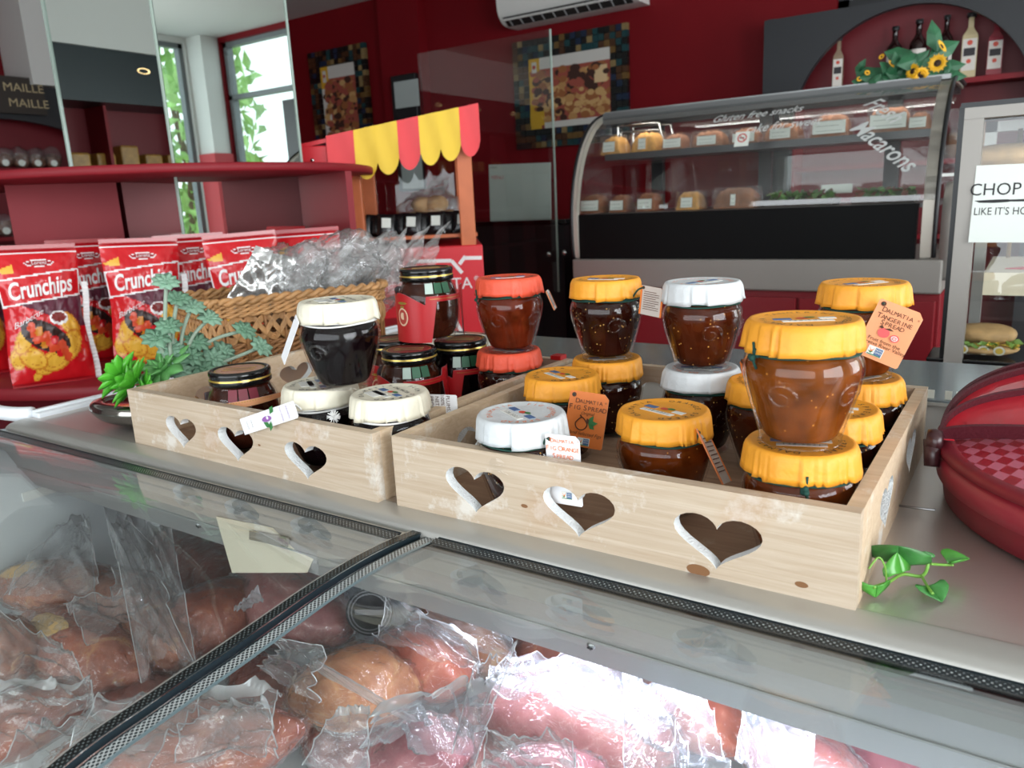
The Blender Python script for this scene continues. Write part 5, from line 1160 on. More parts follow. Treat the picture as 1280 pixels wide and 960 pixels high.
for a in ((1172, 79, .030, (-.1, -1, .1)), (1141, 89, .026, (-.5, -.8, .1)), (1151, 93, .026, (.3, -.9, -.3)), (1177, 58, .024, (.9, -.3, .5)), (1114, 80, .016, (.8, -.3, .5)), (1099, 108, .013, (0, -1, .2)), (1084, 91, .010, (.4, -.8, .3)), (1074, 99, .009, (.3, -.9, .3)), (1102, 71, .011, (-.4, -.8, .4)), (1152, 96, .018, (-.2, -.9, -.2))): flower(*a)
lf = MB(); rr = random.Random(5)
big = [(1128, 70, .04, -.4), (1140, 76, .036, .3), (1180, 62, .04, .5), (1168, 45, .036, 1.7), (1110, 88, .034, 2.7), (1094, 92, .032, 3.0), (1155, 100, .034, .2), (1185, 84, .036, .1), (1172, 96, .03, -.3), (1104, 99, .028, 3.3), (1120, 96, .03, 2.9), (1088, 97, .026, 3.1), (1132, 100, .03, 3.6), (1160, 82, .03, 1.2), (1148, 76, .03, .8), (1120, 82, .032, 1.9), (1190, 95, .03, -.2), (1076, 103, .028, 3.2)]
for i, (px, py, L_, a) in enumerate([(b_[0], b_[1], b_[2]*1.25, b_[3]) for b_ in big]+[(1075+rr.random()*115, 82+rr.random()*24, .024, rr.uniform(0, 6)) for _ in range(26)]):
    c = fp(px, py, 2.47+.05*noise.noise(Vector((i*1.7, 0, 0)))); d = (RT*math.cos(a)+Vector((0, 0, 1))*math.sin(a)+FW*rr.uniform(-.5, .3)).normalized(); s = d.cross(FW).normalized(); n_ = s.cross(d)
    L2_ = L_*1.15; P = [c-d*L2_, c-d*L2_*.4+s*L2_*.5+n_*.004, c+d*L2_*.3+s*L2_*.42, c+d*L2_, c+d*L2_*.3-s*L2_*.42, c-d*L2_*.4-s*L2_*.5+n_*.004]; m_ = c-n_*.006
    lf.add(P+[m_], [(i_, (i_+1) % 6, 6) for i_ in range(6)], 0, I4)
lf.build('leaves', M_SLEAF, sf, world=True, kind='stuff'); MB().tube(catmull([fp(1062, 108), fp(1100, 104), fp(1150, 102), fp(1192, 100)], 6), .004, 6).build('stem', M_SLEAF, sf, world=True)
# ================================================================ tall glass case with the hand lettered sheet
hc = thing('hot_food_case', 'upright glass food case with silver frame at the right edge', 'display case', (.56, 1.2, -.10))
HX0, HX1, HY = .318, .86, 1.0
def hb(mb, n_, m): return mb.build(n_, m, hc, world=True)
def lean(z): return HY+.045*(z+.1)
mb = MB()
for x0 in (HX0, HX1-.03): mb.add([(x0, lean(-.1), -.1), (x0+.027, lean(-.1), -.1), (x0+.027, lean(.345), .345), (x0, lean(.345), .345), (x0, lean(-.1)+.03, -.1), (x0+.027, lean(-.1)+.03, -.1), (x0+.027, lean(.345)+.03, .345), (x0, lean(.345)+.03, .345)], [(0, 1, 2, 3), (7, 6, 5, 4), (0, 3, 7, 4), (1, 5, 6, 2), (3, 2, 6, 7), (0, 4, 5, 1)])
mb.box((HX0, lean(.345)-.002, .335), (HX1, lean(.345)+.03, .352)); hb(mb, 'front_frame', M_SILVER)
mb = MB(); mb.box((HX0-.008, HY+.022, -.10), (HX0+.002, HY+.05, .355)); mb.box((HX0-.006, lean(.345), .352), (HX1, 1.42, .360)); hb(mb, 'black_trim', M_BLACK)
mb = MB(); mb.add([(HX0+.02, lean(-.1)+.012, -.1), (HX1-.02, lean(-.1)+.012, -.1), (HX1-.02, lean(.34)+.012, .34), (HX0+.02, lean(.34)+.012, .34)], [(0, 1, 2, 3)]); hb(mb, 'front_glass', thin_glass('food_case_glass', (.95, .97, .96), .07, .6))
mb = MB(); mb.add([(HX0+.004, 1.04, -.1), (HX0+.004, 1.42, -.1), (HX0+.004, 1.42, .34), (HX0+.004, 1.06, .34)], [(0, 1, 2, 3)]); hb(mb, 'side_glass', M_PANE)
mb = MB(); mb.box((HX0, 1.0, -.104), (HX1, 1.44, -.09)); hb(mb, 'floor_panel', M_BLACKG)
mb = MB(); mb.box((HX0+.045, 1.05, .055), (HX1, 1.36, .092)); hb(mb, 'cream_shelf', mat('cream_shelf', (222, 210, 184), .5))
mb = MB()
for x in (HX0+.01, HX1-.03): mb.box((x, 1.40, -.09), (x+.02, 1.42, .35))
mb.box((HX0+.01, 1.40, .33), (HX1, 1.42, .35)); hb(mb, 'rear_frame', M_ALU)
mb = MB()
for k in range(3): mb.tube([(HX0+.07+.03*k, 1.34, .092), (HX0+.07+.03*k, 1.34, .33)], .004, 8)
hb(mb, 'brass_rod', mat('brass', (186, 150, 90), .3, metal=.8))
MB().box((HX0-.02, .98, FLOOR), (HX1+.1, 1.5, -.104)).build('stand_cabinet', mat('stand_dark_red', (84, 14, 24), .4), hc, world=True)
# the sheet on the glass, with its knife
M_SHEET = mat('sheet_paper', (226, 232, 226), .6)
TLs, TRs, BLs = at(1222, 207, y=1.016), at(1312, 203, y=1.016), at(1209, 303, y=1.004)
M = frame((TRs+BLs)/2, TRs-TLs, TLs-BLs); w, h = (TRs-TLs).length, (TLs-BLs).length; mb = MB()
mb.box((-w/2, -h/2, -.0004), (w/2, h/2, 0), 0, M); mb.text('CHOP IT', .0265, -.004, h*.18, 1, M, sx=.95); mb.text("LIKE IT'S HOT", .0165, -.004, -h*.10, 1, M, sx=.80)
mb.poly([(-w*.5+.002, h*.045), (-w*.18, h*.055), (w*.02, h*.055), (w*.02, h*.02), (-w*.2, h*.012), (-w*.40, h*.018)], 1, M @ T(0, 0, .0004)); mb.poly([(w*.02, h*.05), (w*.40, h*.055), (w*.45, h*.03), (w*.40, h*.02), (w*.02, h*.025)], 1, M @ T(0, 0, .0004))
o = mb.build('lettered_sheet', [M_SHEET, mat('black_marker', (34, 34, 36), .7)]); recentre(o); tag(o, 'pale paper sheet reading chop it like its hot, taped to the glass food case', 'sign')
M_BREAD = mat('bread_crust', (196, 158, 108), .7, vary=.25, vscale=40, bump=.3)
def loaf(mb, c, r, seed, M=I4, mi=0): return crumple(mb, c, r, seed, .10, .6, 4, mi, M)
o = loaf(MB(), (0, 0, .022), (.085, .035, .022), 3).build('baguette', M_BREAD); p = at(1240, 204, y=1.14); o.location = (p.x+.03, 1.15, p.z-.012); tag(o, 'long crusty roll showing above the lettered sheet', 'bread')
MB().box((-.10, -.05, -.006), (.10, .05, -.001)).build('wire_tray', M_ALU, o)
sw = thing('sandwich', 'filled sandwich on a black tray at the foot of the glass food case', 'sandwich', at(1228, 446, y=1.06))
z0 = sw.location.z; loaf(MB(), (0, 0, .040), (.050, .035, .018), 5).build('top_bun', M_BREAD, sw); loaf(MB(), (0, 0, .016), (.050, .036, .012), 6).build('bottom_bun', M_BREAD, sw)
lf = MB(); rr = random.Random(9)
for k in range(50):
    a = rr.uniform(PI*.9, PI*2.1); lf.add([(-1, 0, 0), (0, -.8, .2), (1, 0, 0), (0, .8, .3)], [(0, 1, 2, 3)], 0 if k % 3 else 1, T(.048*math.cos(a), .034*math.sin(a), .020+rr.random()*.010) @ Euler((rr.uniform(-1, 1), rr.uniform(-1, 1), rr.uniform(0, 6))).to_matrix().to_4x4() @ SCL(.010, .007, .008))
for x in (-.028, .002, .024): lf.disc(.0085, 0, 14, 2, T(x, -.036, .018) @ RX(PI/2+.3)); lf.disc(.0055, .0005, 12, 1, T(x, -.036, .018) @ RX(PI/2+.3))
lf.build('filling', [mat('lettuce', (132, 168, 84), .5), mat('egg_yolk', (230, 196, 84), .5), mat('egg_white', (240, 236, 220), .4)], sw)
MB().box((-.08, -.05, -.004), (.08, .05, .003), bev=.002).build('tray', M_BLACKG, sw)
o = MB().poly([(-.05, -.01), (.09, -.05), (.10, .05), (.0, .045)], 0, T(0, 0, 0), .0012).build('red_napkin', mat('red_paper', (206, 34, 52), .6)); p = at(1275, 362, z=.093); o.location = (.44, 1.12, .0925); tag(o, 'red paper napkin lying on the cream shelf of the food case', 'napkin')
o = MB().add([(-.075, 0, 0), (.075, 0, 0), (.07, .035, .02), (-.07, .035, .02)], [(0, 1, 2, 3)]).build('printed_ticket', M_LABEL); p = at(1232, 466, y=1.02); o.location = (p.x+.01, .96, -.095); tag(o, 'long pale printed ticket at the foot of the food case', 'ticket')
o.location = (p.x+.02, 1.012, -.088)
# ================================================================ candy cart with scalloped awning
TH_C = rad(38); P0 = at(591, 182, y=1.5)
ct = thing('candy_cart', 'small wooden market cart with a red and yellow scalloped awning', 'cart', (P0.x, P0.y, FLOOR), TH_C)
CWD, CDP = .42, .50
M_ORW = mat('orange_wood', (196, 104, 58), .45, vary=.08, vscale=20); M_CRED = mat('cart_red', (214, 36, 48), .4); M_AY = mat('awning_yellow', (232, 192, 48), .5, bump=.15, bscale=30); M_AR = mat('awning_red', (226, 58, 64), .45, bump=.15, bscale=30)
def cbx(x0, x1, y0, y1, z0, z1, nm, m, bev=.0): MB().box((x0, y0, z0-FLOOR), (x1, y1, z1-FLOOR), bev=bev).build(nm, m, ct)
fz = lambda z: z-FLOOR
def roof_z(x): return .515+.165*x          # falls towards the left
for x in (-.052, -.385):
    for y in (.0, CDP-.05): cbx(x, x+.046, y, y+.046, .06, roof_z(x+.02)-.02, 'post', M_ORW, .003)
cbx(-.62, .012, -.012, CDP, -.25, .118, 'red_body', M_CRED, .004); cbx(-.62, .012, .02, CDP, FLOOR, -.25, 'body_base', M_CRED)
mb = MB()   # white line art and lettering on the body front
for wi_, (x0, z0, x1, z1) in enumerate(((-.20, .078, -.085, .074), (-.085, .074, -.055, .035), (-.062, .062, -.042, .085), (-.045, .080, .008, .078), (-.085, -.11, -.062, -.16), (-.060, -.172, .008, -.165), (-.30, -.12, -.2, -.17))):
    d = Vector((x1-x0, 0, z1-z0)); n_ = Vector((-d.z, 0, d.x)).normalized()*.0055; MB().add([(x0-n_.x, -.0135, fz(z0-n_.z)), (x1-n_.x, -.0135, fz(z1-n_.z)), (x1+n_.x, -.0135, fz(z1+n_.z)), (x0+n_.x, -.0135, fz(z0+n_.z))], [(0, 1, 2, 3)]).build('white_line', mat('cart_print', (236, 228, 228), .5) if wi_ == 0 else bpy.data.materials['cart_print'], ct)
mb.text('PASTA', .050, -.098, 0, 0, T(0, -.0135, fz(.002)) @ RX(PI/2)); mb.text('®', .020, -.012, .014, 0, T(0, -.0135, fz(.002)) @ RX(PI/2)); mb.build('white_print', bpy.data.materials['cart_print'], ct)
AX0, AX1 = -.58, .022
def roof(x, y, dz=0): return (x, y, fz(roof_z(x)+.10*max(0, y)+dz))
mb = MB(); mb.add([roof(AX0, -.02, -.012), roof(AX1, -.02, -.012), roof(AX1, CDP, -.012), roof(AX0, CDP, -.012), roof(AX0, -.02), roof(AX1, -.02), roof(AX1, CDP), roof(AX0, CDP)], [(3, 2, 1, 0), (4, 5, 6, 7), (0, 1, 5, 4), (1, 2, 6, 5), (2, 3, 7, 6), (3, 0, 4, 7)]); mb.build('awning_frame', M_CRED, ct)
mb = MB()   # stripes run back over the top
for i in range(7):
    y0, y1 = -.02+(CDP+.02)*i/7, -.02+(CDP+.02)*(i+1)/7; mb.add([roof(AX0, y0, .002), roof(AX1, y0, .002), roof(AX1, y1, .002), roof(AX0, y1, .002)], [(0, 1, 2, 3)], i % 2)
mb.build('awning_top', [M_AR, M_AY], ct)
edges = [.022, -.036, -.155, -.218, -.345, -.425]; cols = [0, 1, 0, 1, 0]
mb = MB()
for (a, b), c in zip(zip(edges, edges[1:]), cols):
    nsc = 1 if a-b < .10 else 2; N = 12*nsc; vs = []
    for i in range(N+1):
        t = i/N; x = a+(b-a)*t; e = .105+.040*abs(math.sin(PI*t*nsc))**.6
        for q in range(5): vs.append((x, -.024-.010*(q/4)**1.5-.003*math.sin(t*6*nsc+q), fz(roof_z(x)+.006-e*q/4)))
    mb.add(vs, [(i*5+q, i*5+q+1, (i+1)*5+q+1, (i+1)*5+q) for i in range(N) for q in range(4)], c, I4, True)
mb.build('valance', [M_AR, M_AY], ct)
mb = MB(); mb.box((-.585, -.022, fz(.318)), (-.425, -.006, fz(.425)), 0, bev=.003)
for x in (-.47, -.54): mb.lathe([(.0005, .004), (.005, .003), (.006, 0)], 10, 1, T(x, -.022, fz(.385)) @ RX(PI/2))
mb.build('red_fascia', [M_CRED, M_CHROME], ct)
cbx(-.40, -.0, .03, CDP-.02, .142, .152, 'goods_shelf', M_ORW); cbx(-.40, -.0, CDP-.012, CDP-.004, .12, .44, 'rear_pane', M_PANE)
Mc = parent_matrix(ct)
def cw(x, y, z): return Mc @ Vector((x, y, z-FLOOR))
p = cw(-.135, .20, .153); t = thing('bag_of_rolls', 'clear bag of bread rolls inside the candy cart beside the orange post', 'bread bag', p, .2)
for k, (x, y, z, r) in enumerate([(-.07, 0, .03, .042), (-.01, -.02, .03, .045), (.06, 0, .03, .042), (.01, .01, .080, .040), (-.04, 0, .08, .036)]): loaf(MB(), (x, y, z+.01), (r, r*.85, r*.75), k+2).build('roll', M_BREAD, t)
mb = MB(); crumple(mb, (0, 0, .066), (.118, .08, .066), 9, .3, 1, 4); t2 = mb.build('clear_wrap', M_FILM, t); mb = MB(); sheet(mb, (-.03, 0, .12), (.05, 0, .12), (.06, .02, .17), (.0, .02, .18), 4, .01, 10, 10); mb.build('tied_end', M_FILMH, t)
for k in range(9):
    p = cw(-.36+.039*k, .055+.03*(k % 2), .153); o = thing('black_packet', ['black packet inside the candy cart, %s' % w_ for w_ in ('hidden far left of the row', 'next to the far left one', 'third from the left post', 'in the middle of the row', 'just left of the bread rolls', 'below the left bread rolls', 'under the bread bag', 'under the right bread rolls', 'nearest the right orange post')][k], 'packet', p, TH_C+rnd.uniform(-.2, .2), 'black packets in the candy cart', (-.25, rnd.uniform(-.1, .1), TH_C+rnd.uniform(-.25, .25)))
    MB().grid(lambda u, v: Vector((.028*(2*u-1), -.010*(max(0, math.sin(PI*u)*math.sin(PI*v)))**.5, .07*v)), 10, 12).grid(lambda u, v: Vector((.028*(1-2*u), .010*(max(0, math.sin(PI*u)*math.sin(PI*v)))**.5, .07*v)), 10, 12).build('pack_body', mat('black_foil', (22, 22, 24), .25) if k == 0 else bpy.data.materials['black_foil'], o)
    if k % 2 == 0: MB().box((-.014, -.0135, .025), (.014, -.0115, .055)).build('pack_label', M_LABEL, o)
# ================================================================ glass screen, black desk, notice board, wall frames
o = MB().box((-1.96, 2.45, -.15), (-1.268, 2.458, .905)).build('glass_screen', [thin_glass('screen_glass', (.94, .96, .95), .05, .5)]); recentre(o); tag(o, 'tall clear glass screen standing left of the cake case', 'glass screen')
MB().box((-.002, -.004, 0), (.004, .004, 1.055)).build('polished_edge', M_MEDGE, o).location = (.345, 0, 0)
dk = thing('black_desk', 'black glossy service desk left of the cake case', 'desk', (-1.6, 2.75, FLOOR))
MB().box((-2.3, 2.5, .135), (-1.25, 3.1, .155), bev=.003).build('desk_top', M_BLACKG, dk, world=True); MB().box((-2.25, 2.55, FLOOR), (-1.30, 3.05, .135)).build('desk_body', M_BLACK, dk, world=True)
MB().box((-1.345, 2.47, -.6), (-1.245, 2.55, .13)).build('desk_post', M_BLACK, dk, world=True)
for px, py in ((686, 318), (705, 316)): p = at(px, py, y=2.468); MB().lathe([(.0005, .006), (.010, .004), (.012, 0)], 14, 0, T(*p) @ RX(PI/2)).build('chrome_bolt', M_CHROME, dk, world=True)
nb = thing('notice_board', 'pale green glass notice board standing on the black desk', 'board', (at(650, 280, y=2.75).x, 2.75, .155))
TLs, TRs, BLs = at(613, 206, y=2.75), at(690, 203, y=2.75), at(611, 279, y=2.75)
mb = MB(); M = frame((TRs+BLs)/2, TRs-TLs, TLs-BLs); w, h = (TRs-TLs).length, (TLs-BLs).length; mb.box((-w/2, -h/2, -.006), (w/2, h/2, 0), 0, M); mb.text('MENU', .026, -w*.36, h*.28, 1, M); mb.text('TODAY', .012, -w*.42, h*.45, 2, M); mb.box((-w/2, -h/2-.02, -.02), (w/2, -h/2, .02), 2, M)
mb.build('board_panel', [mat('board_glass', (212, 224, 218), .15), mat('board_red', (210, 90, 96), .5), M_BLACK], nb, world=True)
def poster(label, x0, x1, z0, z1, kind, name='wall_picture'):
    t = thing(name, label, 'picture', ((x0+x1)/2, YB-.03, z0), 0, 'mosaic framed food pictures'); w, h = x1-x0, z1-z0; fwid = .11; mb = MB(); rr = random.Random(kind)
    n1 = int(w/.035); n2 = int(h/.035)
    for i in range(n1):
        for j in range(n2):
            x, z = -w/2+i*w/n1, j*h/n2
            if fwid < i*w/n1+.017 < w-fwid and fwid < j*h/n2+.017 < h-fwid: continue
            mb.box((x+.001, -.006-.004*rr.random(), z+.001), (x+w/n1-.001, .02, z+h/n2-.001), rr.choice([0, 0, 0, 0, 1, 1, 2, 3, 3, 4, 5]))
    mb.build('mosaic_frame', [mat('tile_black', (18, 20, 20), .3), mat('tile_teal', (24, 62, 66), .3), mat('tile_bronze', (104, 78, 40), .4), mat('tile_brown', (70, 44, 26), .3), mat('tile_blue', (22, 38, 62), .4), mat('tile_cream', (132, 112, 74), .4)], t)
    mb = MB(); a, b = w/2-fwid, h-2*fwid; mb.box((-a, -.002, fwid), (a, .01, fwid+b), 5); 
    mb.box((-a, -.003, fwid), (-a+.075, 0, fwid+b), 1 if kind == 1 else 0); mb.box((-a, -.004, fwid+b*.84), (a, 0, fwid+b), 0); mb.box((-a, -.005, fwid+b*.72), (-a+.075, 0, fwid+b), 1); mb.box((-a+.022, -.0058, fwid+b*.80), (-a+.055, 0, fwid+b*.95), 0); mb.disc(.012, 0, 12, 2, T(-a+.038, -.0065, fwid+b*.88) @ RX(PI/2))
    for k in range(260):   # printed food: overlapping blobs of bread, meat and dark gaps
        x, z = rr.uniform(-a+.03, a-.02), rr.uniform(fwid+b*(.12 if kind == 1 else .02), fwid+b*.80); r_ = rr.uniform(.012, .036); c = rr.choice([3, 4, 4, 5, 5, 6, 6, 8])
        if kind == 1 and z < fwid+b*.45 and x > -.02: c = rr.choice([3, 3, 4, 8])
        P = [(x+r_*(1+.3*noise.noise(Vector((q, k, 1))))*math.cos(2*PI*q/10), -.0042-.00001*k, z+r_*.7*math.sin(2*PI*q/10)) for q in range(10)]
        P = [(max(-a, min(a, q[0])), q[1], max(fwid, min(fwid+b, q[2]))) for q in P]; mb.add(P, [tuple(range(10))], c)
    if kind == 1: mb.box((-a, -.0065, fwid+.02), (-a+.10, 0, fwid+.10), 1); mb.box((-a+.10, -.0065, fwid), (a, 0, fwid+.035), 0); mb.box((a-.10, -.0065, fwid+b*.55), (a-.02, 0, fwid+b*.78), 7)
    mb.build('print', [mat('poster_white', (206, 204, 198), .5), mat('poster_gold', (206, 160, 40), .5), mat('poster_red', (170, 50, 50), .5), mat('food_bread', (198, 158, 104), .6), mat('food_crust', (150, 92, 52), .6), mat('food_meat', (156, 76, 62), .6), mat('food_dark', (62, 34, 26), .6), mat('food_cream', (214, 184, 140), .6), mat('food_tan', (182, 136, 84), .6)], t)
poster('mosaic framed food picture between the air conditioner and the cake case', -2.30, -1.54, .545, 1.165, 1); poster('mosaic framed food picture farther left, behind the candy cart', -4.06, -3.50, .60, 1.34, 2)
ms = thing('menu_screen', 'black framed screen with pale panels on the wall above the candy cart', 'screen', (-3.2, 3.70, .2))
TLs, BRs = at(490, 96, y=3.68), at(531, 238, y=3.68)
MB().box((TLs.x, 3.66, BRs.z), (BRs.x, 3.70, TLs.z), bev=.006).build('housing', M_BLACK, ms, world=True)
for a, b, c, d in ((492, 103, 524, 132), (500, 190, 529, 235)): p, q = at(a, b, y=3.655), at(c, d, y=3.655); MB().box((p.x, 3.655, q.z), (q.x, 3.662, p.z)).build('pale_panel', mat('screen_pale', (176, 186, 184), .2) if a == 492 else bpy.data.materials['screen_pale'], ms, world=True)
ac = thing('air_conditioner', 'white wall mounted air conditioner above the framed picture', 'air conditioner', (-1.95, 3.68, 1.22))
pL, pR = at(627, 30, y=3.62), at(795, 8, y=3.62); Z0 = pL.z-.01
mb = MB(); prf = [(3.795, Z0+.30), (3.60, Z0+.30), (3.575, Z0+.24), (3.575, Z0+.10), (3.60, Z0+.035), (3.66, Z0), (3.795, Z0)]
mb.grid(lambda u, v: Vector((pL.x+(pR.x-pL.x)*u, *catmull([(0, *p) for p in prf], 4)[round(v*24)][1:])), 2, 24)
for xx in (pL.x, pR.x): mb.add([(xx, *p) for p in prf], [tuple(range(7))])
mb.build('casing', mat('ac_white', (226, 226, 222), .35), ac, world=True)
mb = MB(); M = frame((((pL+pR)/2).x, 3.622, Z0+.016), (1, 0, 0), (0, .85, -.5)); hw = (pR.x-pL.x)/2
mb.box((-hw+.03, -.036, -.002), (hw-.03, .036, .004), 0, M @ RX(PI)); 
for k in range(11): mb.box((-hw+.06+k*.072, -.03, .004), (-hw+.066+k*.072, .03, .010), 1, M @ RX(PI))
mb.box((-hw+.03, .022, .004), (hw-.03, .030, .014), 2, M @ RX(PI)); mb.build('air_outlet', [mat('outlet_dark', (34, 34, 34), .5), mat('outlet_fin', (150, 150, 150), .4), bpy.data.materials['ac_white']], ac, world=True)
# ================================================================ black arched shelf unit with bottles
M_ARCH = mat('arch_black', (38, 40, 44), .5)
au = thing('arched_shelf_unit', 'black arched surround with dark red bottle shelves behind the cake case', 'shelf unit', (.3, 3.6, FLOOR))
AX, AZ, AR, AY = -.11, .50, .49, 3.60
def arch_board(x0, x1, z0, z1, centres, y0, y1):
    cu2 = bpy.data.curves.new('a', 'CURVE'); cu2.dimensions = '2D'; cu2.fill_mode = 'BOTH'; cu2.extrude = (y1-y0)/2
    def sp(pts):
        s = cu2.splines.new('POLY'); s.points.add(len(pts)-1); s.use_cyclic_u = True
        for p, q in zip(s.points, pts): p.co = (q[0], q[1], 0, 1)
    sp([(x0, z0), (x1, z0), (x1, z1), (x0, z1)])
    for cx in centres: sp([(cx+AR*math.cos(PI*k/40), AZ+AR*math.sin(PI*k/40)) for k in range(41)]+[(cx-AR, z0+.05), (cx+AR, z0+.05)])
    ob = bpy.data.objects.new('a', cu2); COL.objects.link(ob); me = bpy.data.meshes.new_from_object(ob.evaluated_get(bpy.context.evaluated_depsgraph_get())); bpy.data.objects.remove(ob)
    mb = MB(); mb.add([v.co.copy() for v in me.vertices], [tuple(p.vertices) for p in me.polygons], 0, T(0, (y0+y1)/2, 0) @ RX(PI/2)); return mb
arch_board(-.74, 1.60, FLOOR, 1.02, (AX, AX+1.06), AY-.02, AY+.02).build('arched_surround', M_ARCH, au, world=True)
MB().box((-.74, 3.62, FLOOR), (-.70, 3.79, 1.03)).build('side_panel', M_ARCH, au, world=True)
M_UNITR = mat('unit_red', (112, 18, 30), .5)
MB().box((-.70, 3.785, FLOOR), (1.6, 3.798, 1.03)).build('rear_panel', M_UNITR, au, world=True)
for z in (.645, .31, -.02): MB().box((-.70, 3.625, z), (1.6, 3.785, z+.022)).build('shelf', M_SHELF, au, world=True)
for x in (.42, -.60): MB().box((x-.012, 3.622, FLOOR), (x+.012, 3.785, .98)).build('upright', M_SHELF, au, world=True)
M_WGLASS = [mat('bottle_clear', (150, 130, 110), .06), mat('bottle_dark', (34, 14, 14), .06), mat('bottle_pink', (150, 60, 70), .06), mat('bottle_cream', (206, 190, 150), .08)]
def bottle(label, px, h, m, lm, r=.034, pat=M_INK, square=False):
    x = at(px, 80, y=3.70).x; t = thing('bottle', label, 'bottle', (x, 3.70, .668), .1, 'bottles on the arch shelf'); k = h/.26
    P = [(.0005, .001), (r*.9, .001), (r, .006), (r, h*.60), (r*.92, h*.66), (r*.5, h*.74), (r*.36, h*.78), (r*.34, h*.93), (r*.40, h*.94), (r*.40, h*.965)]
    MB().lathe(P, 6*6 if not square else 4, 0, RZ(PI/4) if square else I4, not square).build('bottle_body', m, t)
    MB().lathe([(r*.38, h*.93), (r*.44, h*.94), (r*.44, h), (.0005, h)], 20).build('stopper', M_BLACK, t)
    mb = MB(); R_ = r*1.015 if not square else r*.74
    if square: mb.box((-R_*.85, -R_-.0005, h*.12), (R_*.85, -R_+.001, h*.60)); mb.box((-R_*.7, -R_-.001, h*.34), (R_*.7, -R_, h*.46), 1); mb.disc(R_*.35, 0, 12, 2, T(0, -R_-.0008, h*.54) @ RX(PI/2)); mb.disc(R_*.3, 0, 12, 2, T(0, -R_-.0008, h*.26) @ RX(PI/2))
    else: 
        mb.grid(lambda u, v: Vector((R_*math.sin(rad(-65+130*u)), -R_*math.cos(rad(-65+130*u)), h*(.14+.40*v))), 14, 1); mb.grid(lambda u, v: Vector((R_*1.01*math.sin(rad(-28+56*u)), -R_*1.01*math.cos(rad(-28+56*u)), h*(.24+.2*v))), 8, 1, 1)
    mb.build('label', [lm, pat, M_PRINTR], t)
LBW = mat('bottle_label_white', (216, 210, 202), .5)
bottle('clear bottle with white label standing alone at the left of the arch', 1048, .25, M_WGLASS[0], LBW, .032, M_INK, True); bottle('dark bottle behind the sunflower leaves, second in the arch', 1117, .26, M_WGLASS[1], LBW)
bottle('dark bottle with red marked label in the middle of the arch', 1146, .275, M_WGLASS[1], LBW, .036, M_PRINTR); bottle('slim dark bottle behind the topmost sunflower leaf', 1180, .275, M_WGLASS[1], LBW, .030)
bottle('cream liqueur bottle with black emblem, the tallest label in the arch', 1210, .27, M_WGLASS[3], LBW, .042, M_INK, True); bottle('pink bottle with white label at the right end of the arch shelf', 1242, .235, M_WGLASS[2], LBW, .040, M_INK, True)
M_NUTS = mat('mixed_nuts', (134, 96, 66), .7, vary=.5, vscale=120)
for k, (px, h, lb) in enumerate([(1192, .15, 'tall slim jar of nuts, left of the row under the bottles'), (1204, .17, 'tall jar of nuts with clear lid under the cream bottle'), (1224, .20, 'wide jar of nuts with knobbed glass lid behind the food case corner')]):
    x = at(px, 160, y=3.70).x; t = thing('storage_jar', lb, 'jar', (x, 3.70, .333), 0, 'storage jars on the arch unit'); r = .030+.012*(k == 2)
    MB().lathe([(.0005, .001), (r, .001), (r, h*.8), (r*.8, h*.86)], 28).build('jar_body', M_JGLASS, t); MB().lathe([(.0005, .004), (r*.93, .004), (r*.93, h*.72), (.0005, h*.75)], 24).build('nuts', M_NUTS, t); MB().lathe([(r*.85, h*.86), (r*.9, h*.92), (r*.3, h*.94), (r*.25, h), (.0005, h)], 24).build('glass_lid', M_JGLASS, t)
# ================================================================ left wall arched unit, name board, bulkhead
lu = thing('left_wall_unit', 'dark arched shelving along the left wall with white bulkhead', 'shelf unit', (-4.5, 0, FLOOR))
def lbx(y0, y1, z0, z1, nm, m, x0=-4.598, x1=-4.35): return MB().box((x0, y0, z0), (x1, y1, z1)).build(nm, m, lu, world=True)
lbx(-2.7, 1.35, 1.22, CEIL-.002, 'bulkhead', M_WHITE, -4.598, -4.2); lbx(-2.7, 1.35, .92, 1.22, 'valance_board', mat('valance_dark', (30, 42, 46), .35), -4.598, -4.22)
for k in range(6):
    y = -2.4+.62*k; MB().lathe([(.0005, -.004), (.03, -.004), (.042, 0)], 20, 0, T(-4.217, y, 1.12) @ SCL(1, 1, .4) @ RY(PI/2)).build('downlight', mat('downlight_glow', (255, 226, 176), .4, emit=(255, 214, 150), estr=3) if k == 0 else bpy.data.materials['downlight_glow'], lu, world=True)
lbx(-2.7, 1.35, FLOOR, .92, 'cabinet_back', M_UNITR, -4.598, -4.56)
for z in (.52, .14, -.25): lbx(-2.7, 1.35, z, z+.025, 'shelf', M_UNITR)
for k in range(8): lbx(-2.7+.58*k, -2.68+.58*k, FLOOR, .92, 'upright', M_SHELF)
M_GOLDP = mat('gold_wrapping', (176, 130, 60), .35, vary=.3, vscale=30)
for k in range(7):
    o = MB().box((-.05, -.06, 0), (.05, .06, .10+.05*(k % 3 == 1)), bev=.012).build('gold_packet', M_GOLDP); o.location = (-4.46, -1.75+.16*k, .546); tag(o, ('gold wrapped packet on the shelf seen in the left mirror, %s in its row' % ('first', 'second', 'third', 'fourth', 'fifth', 'sixth', 'last')[k]), 'packet', 'gold packets reflected in the mirror')
